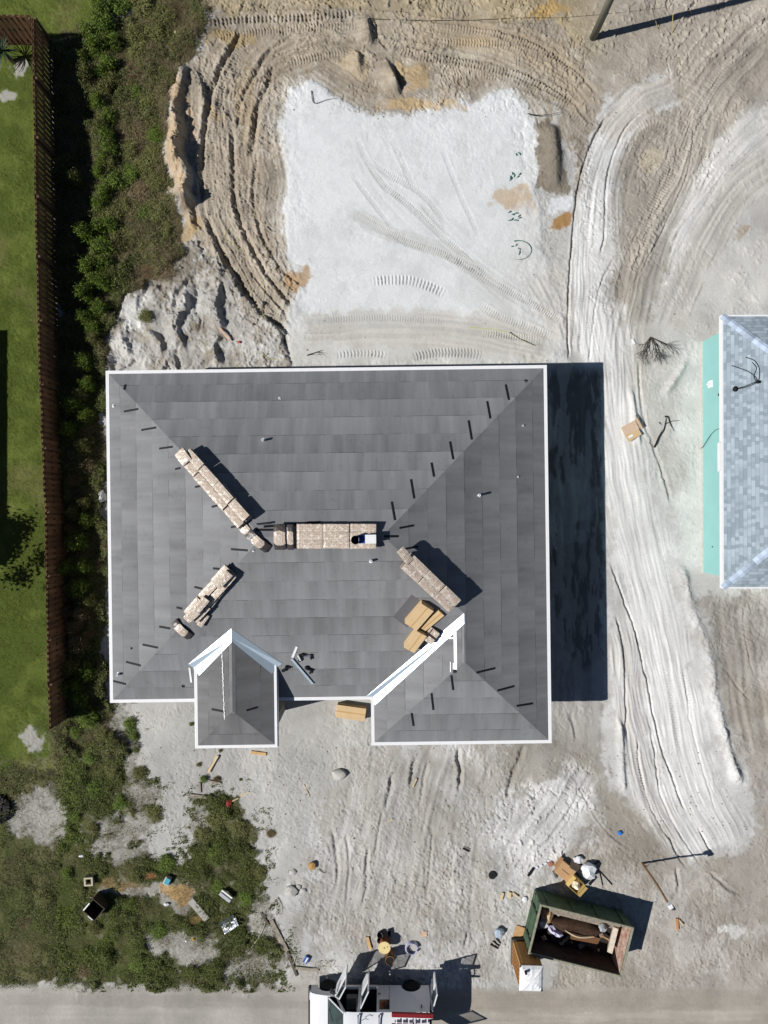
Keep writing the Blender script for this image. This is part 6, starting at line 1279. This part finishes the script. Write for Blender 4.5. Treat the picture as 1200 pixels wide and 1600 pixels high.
for x in (FWX, RWX):
    for y, s_ in ((VY0-.15, 1), (VY1+.15, -1)):
        m9 = Matrix.Rotation(math.pi/2, 4, 'X'); wz = MB().lathe([(.20, -.11), (.33, -.11), (.355, -.07), (.355, .07), (.33, .11), (.20, .11)], (x, y, .355), 28, m9).build('wheel', TYRE, van, smooth=True)
        MB().lathe([(0, -.06), (.18, -.08), (.205, -.10), (.205, .10), (.18, .08), (0, .06)], (x, y, .355), 20, m9).build('rim', mat('steel_rim', A(150, 152, 154), rough=.4), wz)
MB().box((-.55, VC, .50), (4.8, 1.72, .10)).build('floor', INT, van); MB().box((-2.02, VC, .85), (.06, 1.8, .6)).build('dashboard', INT, van)
for y in (VY0-.48, VY1+.48):
    st = MB().box((-1.35, y, .78), (.5, .5, .30)).build('seat', mat('grey_seat', A(112, 116, 112)), van, bevel=.05); MB().box((-1.10, y, 1.15), (.14, .48, .62), (0, .15, 0)).build('backrest', mat('grey_seat', None), st, bevel=.05)
lean(MB().box((.02, VY0+.004, 1.58), (.42, .008, .50))).build('side_window', GLASS, van)
lean(MB().box((.22, VY0+.003, 1.2), (.012, .006, 1.35))).build('panel_gap', VG, van)
MB().box((-.2, VY0+.02, 1.0), (.10, .03, .04)).build('door_handle', VG, van)
MB().box((1.55, VY0-.012, 1.72), (.05, .02, .16)).build('lamp_mount', VG, van)
def vdoor(h, ang, L_, zt=1.93, z0=.48, slope=0.0):
    r = bpy.data.objects.new('door', None); link(r, van); r.location = (h[0], h[1], 0); r.rotation_euler = (0, 0, math.radians(ang))
    MB().box((L_/2, 0, (z0+1.2)/2), (L_, .06, 1.2-z0)).build('door_panel', VW, r, bevel=.02)
    fr = MB().box((L_-.025, 0, (1.2+zt)/2), (.055, .045, zt-1.2)).box((slope+(L_-slope)/2, 0, zt-.02), (L_-slope, .045, .055)).box((L_/2, 0, 1.215), (L_, .045, .05)); fr.tube([(.03, 0, 1.22), (slope+.02, 0, zt-.02)], .028, 6); fr.build('window_frame', VW, r)
    MB().add([(.03, 0, 1.22), (L_-.03, 0, 1.22), (L_-.03, 0, zt-.03), (slope+.02, 0, zt-.03)], [(0, 1, 2, 3)]).build('door_glass', DG, r)
    MB().box((L_/2, -.05, .8), (L_*.8, .04, .3)).build('door_trim', VG, r, bevel=.015); return r
d1 = vdoor((-2.04, VY0+.02), 62, 1.02, slope=.42); MB().box((.18, .22, 1.28), (.10, .22, .16)).tube([(.12, .02, 1.2), (.18, .2, 1.25)], .02, 5).build('mirror', VG, d1)
vdoor((-.96, VY0+.02), 65, .78); vdoor((1.98, VY0-.08), 74, .72); vdoor((1.98, VY1+.08), -30, .74)
MB().box((-2.1, VY1-.16, 1.28), (.10, .22, .16)).build('mirror', VG, van)
for x in (-1.05, -.2, 1.2): MB().box((x, VC, 2.15), (.05, 1.66, .035)).box((x, VY0-.16, 2.11), (.06, .05, .09)).box((x, VY1+.16, 2.11), (.06, .05, .09)).build('rack_bar', mat('rack_grey', A(130, 134, 140)), van)
MB().tube([(-.9, VY0-.28, 2.18), (-.75, VY0-.2, 2.18), (-.62, VY0-.24, 2.2)], .012, 5).build('rack_strap', VG, van)
ld = empty('ladder', (0, .17, 0), 0, 'dark red ladder with white rungs tied on the van roof', 'ladder'); RED = mat('ladder_red', A(128, 30, 36), rough=.5)
MB().box((1.15, VY0-.19, 2.235), (1.68, .16, .10), (0, 0, -.03)).build('side_rail', RED, ld, bevel=.01); MB().box((1.15, VY0-.62, 2.235), (1.68, .10, .10), (0, 0, -.03)).build('side_rail', RED, ld, bevel=.01)
for k in range(6): MB().box((.50+k*.25, VY0-.42, 2.25), (.04, .34, .035)).build('rung', WHITE, ld)
MB().box((1.12, VY0-.285, 2.27), (1.6, .02, .02), (0, 0, -.03)).build('rung_plate', WHITE, ld)

# ================================================================== vegetation
def leaf_mat(name, c1, c2, rough=.6, trans=.0):
    m = bpy.data.materials.new(name); m.use_nodes = True; N = m.node_tree.nodes; L = m.node_tree.links; b = N['Principled BSDF']
    b.inputs['Roughness'].default_value = rough; b.inputs['Specular IOR Level'].default_value = .25
    g = N.new('ShaderNodeNewGeometry'); cr = N.new('ShaderNodeValToRGB'); cr.color_ramp.elements[0].color = c1; cr.color_ramp.elements[1].color = c2
    L.new(g.outputs['Random Per Island'], cr.inputs[0]); L.new(cr.outputs[0], b.inputs['Base Color']); return m
def tri_mesh(name, verts, tris, m):
    me = bpy.data.meshes.new(name); n = len(verts); me.vertices.add(n); me.vertices.foreach_set('co', verts.astype(np.float32).ravel())
    k = tris.shape[1]; me.loops.add(tris.size); me.loops.foreach_set('vertex_index', tris.astype(np.int32).ravel())
    me.polygons.add(len(tris)); me.polygons.foreach_set('loop_start', np.arange(0, tris.size, k, dtype=np.int32)); me.polygons.foreach_set('loop_total', np.full(len(tris), k, np.int32))
    me.update(calc_edges=True); me.materials.append(m); return me
def blades(P, length, width, tilt):
    n = len(P); a = RNG.random(n)*6.283; tl = tilt*RNG.random(n)**.7; d = np.stack([np.cos(a)*np.sin(tl), np.sin(a)*np.sin(tl), np.cos(tl)], -1)
    s_ = np.stack([-np.sin(a), np.cos(a), np.zeros(n)], -1); L_ = length*(.5+RNG.random(n)); w_ = width*(.6+.8*RNG.random(n))
    v = np.empty((n, 3, 3)); v[:, 0] = P-s_*w_[:, None]; v[:, 1] = P+s_*w_[:, None]; v[:, 2] = P+d*L_[:, None]
    return v.reshape(-1, 3), np.arange(3*n).reshape(n, 3)
def leaves(P, size, flat=.5):
    n = len(P); q = RNG.normal(size=(n, 3)); q[:, 2] += flat*2*np.sign(q[:, 2]+.001); q /= np.linalg.norm(q, axis=1)[:, None]
    r = RNG.normal(size=(n, 3)); t = np.cross(q, r); t /= np.linalg.norm(t, axis=1)[:, None]; b = np.cross(q, t); s_ = (size*(.5+RNG.random(n)))[:, None]
    v = np.empty((n, 4, 3)); v[:, 0] = P-t*s_; v[:, 1] = P+b*s_*.42; v[:, 2] = P+t*s_; v[:, 3] = P-b*s_*.42
    return v.reshape(-1, 3), np.arange(4*n).reshape(n, 4)
def sample(mask_fn, n, box):
    out = []
    tot = 0
    while tot < n:
        u = RNG.uniform(box[0], box[2], n); v = RNG.uniform(box[1], box[3], n); i = np.clip(np.searchsorted(gu, u), 0, len(gu)-1); j = np.clip(np.searchsorted(gv, v), 0, len(gv)-1)
        k = RNG.random(n) < mask_fn[j, i]; out.append(np.stack([u[k], v[k], H[j, i][k]], -1)); tot += int(k.sum())
        if len(out) > 60: break
    P = np.concatenate(out)[:n]; return np.stack([(P[:, 0]-600)/K(), (800-P[:, 1])/K(), P[:, 2]], -1), P
def ground_cover(name, mask, n, box, m, ln, wd, tilt, zr=0.0, znoise=None, label=None, kind='blade'):
    P, pxs = sample(mask, n, box); P = P.copy(); P[:, 2] -= .01
    if zr > 0:
        nz = fbm(pxs[:, 0], pxs[:, 1], 34, 123, 3); P[:, 2] += RNG.random(len(P))*zr*np.clip((nz-.32)*3, 0, 1.2)
    v, f = blades(P, ln, wd, tilt) if kind == 'blade' else leaves(P, ln, .4)
    o = bpy.data.objects.new(name, tri_mesh(name, v, f, m)); link(o); tag(o, label, name.replace('_', ' '), kind='stuff'); return o
LG1 = leaf_mat('lawn_blade', A(76, 92, 32), A(138, 148, 70)); LG2 = leaf_mat('weed_leaf', A(46, 58, 24), A(114, 122, 62)); LG4 = leaf_mat('bright_leaf', A(74, 96, 24), A(138, 158, 66)); LG3 = leaf_mat('dry_blade', A(92, 84, 60), A(164, 150, 116))
cl2 = sstep(.44, .56, fbm(U, V, 18, 201, 5, .65)); cl3 = sstep(.42, .58, fbm(U, V, 30, 202, 5, .65)); nobare = 1-m_bare
inr = (U > -40) & (U < 1240) & (V > -40) & (V < 1640)
ground_cover('lawn_grass', m_lawn*nobare*(.35+.65*cl2)*inr, 170000, (-40, -40, 160, 1200), LG1, .055, .006, 1.1, label='short mown grass of the left yard')
ground_cover('weeds', m_weed*nobare*(.18+.82*cl2)*(.22+.78*sstep(85, 125, U))*inr, 250000, (-40, 1120, 460, 1550), LG2, .026, .012, 1.2, .30, label='low leafy weeds covering the lower left of the lot', kind='leaf')
bw = np.maximum(np.exp(-((U-112-8*np.sin(V/60))/20)**2)*sstep(1100, 1130, V)*sstep(1500, 1420, V), np.exp(-((U-170)/60)**2-((V-1490)/40)**2))*(U > 90)*nobare
ground_cover('bright_weeds', bw*(.3+.7*cl2)*inr, 60000, (80, 1090, 340, 1545), LG4, .028, .012, 1.2, .16, label='bright yellow-green weeds in a band below the fence end', kind='leaf')
ground_cover('dry_weeds', m_weed*(.15+.85*cl3)*inr, 120000, (-40, 1120, 460, 1550), LG3, .09, .004, 1.35, .06, label='dry grass blades among the weeds')
ground_cover('scrub', m_strip*(.3+.7*cl2)*(1-.62*sstep(180, 215, U))*inr, 230000, (80, -40, 325, 1200), LG2, .034, .012, 1.2, .45, label='green scrub growing in the strip beside the fence', kind='leaf')
ground_cover('dry_scrub', m_strip*(.1+.9*cl3*(1-.4*cl2))*(.5+.5*sstep(170, 210, U))*inr, 190000, (80, -40, 325, 1200), LG3, .17, .004, 1.4, .35, label='dry tan grass of the scrub strip')
# thin scatter of seedlings on the bare sand round the weeds
sc_m = np.exp(-((sdist(WEED, 1.0))/16)**2)*.6*sstep(.5, .62, fbm(U, V, 12, 210)); ground_cover('seedlings', sc_m*inr, 16000, (150, 1060, 470, 1550), LG2, .035, .01, 1.2, .08, label='sparse seedlings at the edge of the weeds', kind='leaf')
# shrubs
def shrub_me(seed, m, n=2300, lf=.055, dry=False):
    r = np.random.default_rng(seed); cl = r.normal(size=(34, 3)); cl /= np.linalg.norm(cl, axis=1)[:, None]; cl *= (r.random(34)**.4)[:, None]; cl[:, 2] = np.abs(cl[:, 2])*.95+.12
    idx = r.integers(0, 34, n); P = cl[idx]*.72+r.normal(size=(n, 3))*.15; P[:, 2] = np.maximum(P[:, 2], .03)
    v, f = leaves(P, lf, .5)
    if dry:
        v2, f2 = blades(P*np.array([.7, .7, .5]), .35, .006, 1.3); return tri_mesh('foliage', v2, f2, m)
    return tri_mesh('foliage', v, f, m)
SG = [leaf_mat('shrub_green', A(44, 66, 18), A(120, 142, 52)), leaf_mat('shrub_olive', A(60, 66, 30), A(130, 130, 74)), leaf_mat('shrub_dry', A(84, 72, 48), A(150, 132, 98))]
SM = {0: [shrub_me(1, SG[0]), shrub_me(2, SG[0])], 1: [shrub_me(3, SG[1]), shrub_me(4, SG[1])], 2: [shrub_me(5, SG[2], 3200, dry=True), shrub_me(6, SG[2], 1900, .04)]}
def stem_me(seed):
    r = random.Random(seed); mb = MB()
    for k in range(7):
        a = r.uniform(0, 6.28); e = Vector((math.cos(a)*.5, math.sin(a)*.5, .75)); mb.tube([(0, 0, -.05), e*.5+Vector((0, 0, .1)), e], [.03, .02, .008], 5)
    me = bpy.data.meshes.new('stems'); me.from_pydata(mb.v, [], mb.f); me.materials.append(mat('shrub_stem', A(90, 76, 58))); return me
STM = [stem_me(1), stem_me(2)]
SHR = [(172, 28, 20, 1.0, 0), (196, 18, 24, 1.1, 0), (150, 68, 16, .9, 0), (176, 62, 20, 1.1, 0), (166, 96, 18, 1.1, 0), (140, 104, 10, .7, 0), (182, 118, 18, .9, 0), (152, 140, 14, 1.2, 1), (176, 158, 16, .9, 1), (232, 20, 26, .9, 1), (262, 34, 22, .7, 1), (214, 62, 20, .7, 1), (208, 120, 24, .5, 2), (236, 160, 24, .5, 1), (192, 178, 18, .7, 1), (214, 208, 26, .45, 2), (245, 215, 16, .6, 0), (178, 226, 14, .9, 0), (172, 262, 14, .8, 0), (228, 262, 22, .5, 1), (188, 292, 20, .6, 0), (222, 306, 22, .5, 2), (138, 300, 12, 1.3, 1), (250, 336, 24, .5, 1), (185, 345, 20, .6, 1), (150, 380, 16, 1.2, 0), (172, 400, 20, 1.0, 0), (205, 372, 22, .6, 1), (158, 432, 20, 1.2, 0), (178, 452, 16, 1.0, 0), (150, 470, 18, 1.2, 0), (168, 492, 16, 1.0, 0), (148, 510, 16, 1.1, 0), (160, 535, 14, .9, 1), (236, 425, 22, .5, 2), (262, 428, 18, .4, 2), (232, 497, 12, .35, 1), (146, 574, 16, 1.1, 0), (152, 606, 14, 1.1, 0), (132, 640, 16, 1.2, 0), (150, 655, 14, 1.0, 0), (126, 676, 14, 1.2, 0), (146, 700, 16, 1.1, 1), (152, 730, 14, .9, 2), (134, 752, 16, 1.1, 2), (148, 785, 14, 1.0, 1), (150, 812, 14, 1.0, 0), (138, 845, 18, 1.2, 0), (100, 912, 10, 1.3, 0), (124, 882, 14, 1.3, 0), (150, 880, 14, 1.1, 0), (142, 915, 18, 1.2, 0), (118, 950, 18, 1.3, 2), (146, 955, 16, 1.1, 2), (110, 990, 16, 1.2, 2), (140, 1000, 18, 1.1, 2), (128, 1034, 16, 1.2, 1), (152, 1044, 16, 1.1, 0), (118, 1064, 18, 1.2, 0), (142, 1082, 18, 1.0, 0), (110, 1100, 14, 1.1, 1), (150, 1112, 20, .8, 0), (120, 1140, 18, .7, 0), (165, 1145, 20, .6, 1), (145, 1180, 20, .6, 0), (180, 1200, 22, .6, 1), (220, 1205, 18, .4, 1), (150, 1230, 22, .6, 0), (190, 1250, 20, .5, 0), (120, 1270, 18, .5, 0), (150, 1290, 16, .4, 1), (206, 1128, 18, .4, 0), (212, 1148, 14, .3, 0), (243, 1268, 24, .35, 1), (340, 1275, 28, .4, 1), (320, 1300, 24, .4, 1), (375, 1290, 24, .4, 1), (340, 1330, 26, .4, 0), (380, 1340, 26, .4, 1), (262, 1345, 24, .4, 0), (215, 1365, 18, .4, 1), (232, 1420, 28, .5, 0), (205, 1410, 20, .5, 0), (250, 1450, 22, .4, 0), (285, 1440, 20, .3, 1), (385, 1400, 20, .3, 0), (405, 1360, 22, .3, 1), (330, 1425, 18, .3, 1), (340, 1380, 20, .3, 0), (130, 1385, 16, .5, 1), (125, 1415, 20, .6, 0), (150, 1445, 18, .4, 1), (110, 1360, 16, .5, 0), (190, 1470, 20, .3, 0), (215, 1500, 22, .3, 0), (135, 1510, 22, .35, 2), (160, 1490, 20, .3, 2), (70, 1400, 22, .25, 1), (40, 1440, 24, .2, 2), (320, 1215, 10, .3, 0), (340, 1215, 12, .3, 2), (312, 1193, 7, .2, 1), (424, 1300, 16, .2, 2), (300, 1130, 6, .2, 0), (376, 1217, 4, .15, 0), (345, 1172, 5, .15, 1)]
SHR += [(168, 44, 16, .9, 0), (186, 84, 15, .8, 0), (172, 130, 13, .9, 0), (186, 140, 14, .7, 1), (168, 178, 15, 1.0, 0), (180, 198, 14, .8, 0), (170, 212, 13, .9, 1), (182, 244, 15, .8, 0), (170, 284, 14, .9, 0), (184, 268, 13, .7, 1), (176, 312, 16, .8, 0), (168, 330, 14, .9, 0), (182, 364, 15, .8, 0), (168, 366, 13, .9, 0), (190, 388, 16, .7, 1), (176, 424, 16, .9, 0), (164, 452, 15, 1.0, 0), (186, 434, 12, .7, 1), (160, 520, 13, .9, 0), (222, 90, 20, .7, 1), (248, 124, 18, .6, 1), (212, 152, 17, .6, 0), (240, 186, 18, .6, 1), (206, 240, 17, .6, 1), (244, 246, 17, .5, 1), (206, 278, 17, .6, 0), (248, 288, 16, .5, 1), (200, 330, 17, .6, 1), (226, 340, 17, .5, 0), (262, 366, 16, .5, 1), (228, 384, 17, .5, 1), (250, 58, 20, .7, 1), (280, 18, 18, .6, 2), (290, 60, 13, .4, 2), (140, 620, 13, 1., 1), (132, 800, 13, 1.1, 1), (126, 825, 12, 1.1, 2), (156, 935, 12, 1., 1), (128, 915, 12, 1.2, 2), (134, 975, 13, 1.1, 2), (152, 985, 12, 1., 2), (112, 1030, 13, 1.2, 2), (140, 1058, 13, 1.1, 0)]
LBW = ['bright green leafy', 'olive green', 'dry brown twiggy']
def near(x, y):
    if y < 560: return 'in the scrub strip'
    if y < 1110: return 'between the fence and the roof'
    return 'in the lower left weeds'
used = {}
for i, (x, y, rp, h_, kd) in enumerate(SHR):
    if y > 1300 and i % 3 == 0: continue
    if y > 1120: h_ = min(h_, .42)*.7; rp = rp*.66
    if y < 1120 and x > 190: h_ *= .6
    sc = K()/K(h_*.6); gx = 600+(x-600)/sc; gy = 800+(y-800)/sc; p = onground(gx, gy)
    R_ = rp/K()*1.12; zone = near(x, y)
    sz = 'large' if rp >= 21 else ('small' if rp < 12 else 'medium'); row = int(y//110)
    nx_ = {0: 'at the top edge', 1: 'left of the upper sand berm', 2: 'left of the long sand berm', 3: 'left of the sand berm end', 4: 'left of the white heaps', 5: 'at the upper left roof corner', 6: 'by the upper left roof edge', 7: 'beside the left roof edge middle', 8: 'by the left roof edge', 9: 'by the lower left roof edge', 10: 'near the fence end', 11: 'left of the porch', 12: 'on the lower left lot', 13: 'above the debris patch', 14: 'near the road verge'}.get(row, 'near the road')
    side = 'fence side' if (y < 1120 and x < 158) else ('open side' if y < 1120 else ('far left' if x < 140 else ('middle' if x < 270 else 'right end')))
    lab = f'{sz} {LBW[kd]} shrub {nx_}, {side}'
    used[lab] = used.get(lab, 0)+1
    if used[lab] > 1: lab = lab.replace('shrub', ['', '', 'second', 'third', 'fourth', 'fifth', 'sixth', 'seventh', 'eighth'][used[lab]]+' shrub down')
    root = empty('shrub', p, rnd(0, 6.2), lab, 'shrub', 'shrubs and weeds '+zone); root.scale = (R_, R_, h_)
    f_ = bpy.data.objects.new('foliage', SM[kd][i % 2]); link(f_, root); s_ = bpy.data.objects.new('stem', STM[i % 2]); link(s_, root)
# tree whose crown shades the lawn (beyond the left edge)
tr = empty('yard_tree', ((-70-600)/K()-1.2, (800-868)/K()-.4, 0), 0, 'small leafy tree beyond the left edge shading the lawn', 'tree')
MB().tube([(0, 0, -.1), (.05, 0, 1.2), (0, .1, 2.4)], [.12, .1, .06], 10).build('trunk', mat('shrub_stem', None), tr)
P = RNG.normal(size=(5200, 3))*np.array([.75, .62, .6])+np.array([0.2, 0, 3.0]); k_ = RNG.integers(0, 20, 5200); cc = RNG.normal(size=(20, 3))*np.array([.8, .6, .4]); P = cc[k_]+RNG.normal(size=(5200, 3))*.25+np.array([.2, 0, 3.0])
v, f = leaves(P, .09, .4); o = bpy.data.objects.new('crown', tri_mesh('crown', v, f, SG[0])); link(o, tr)
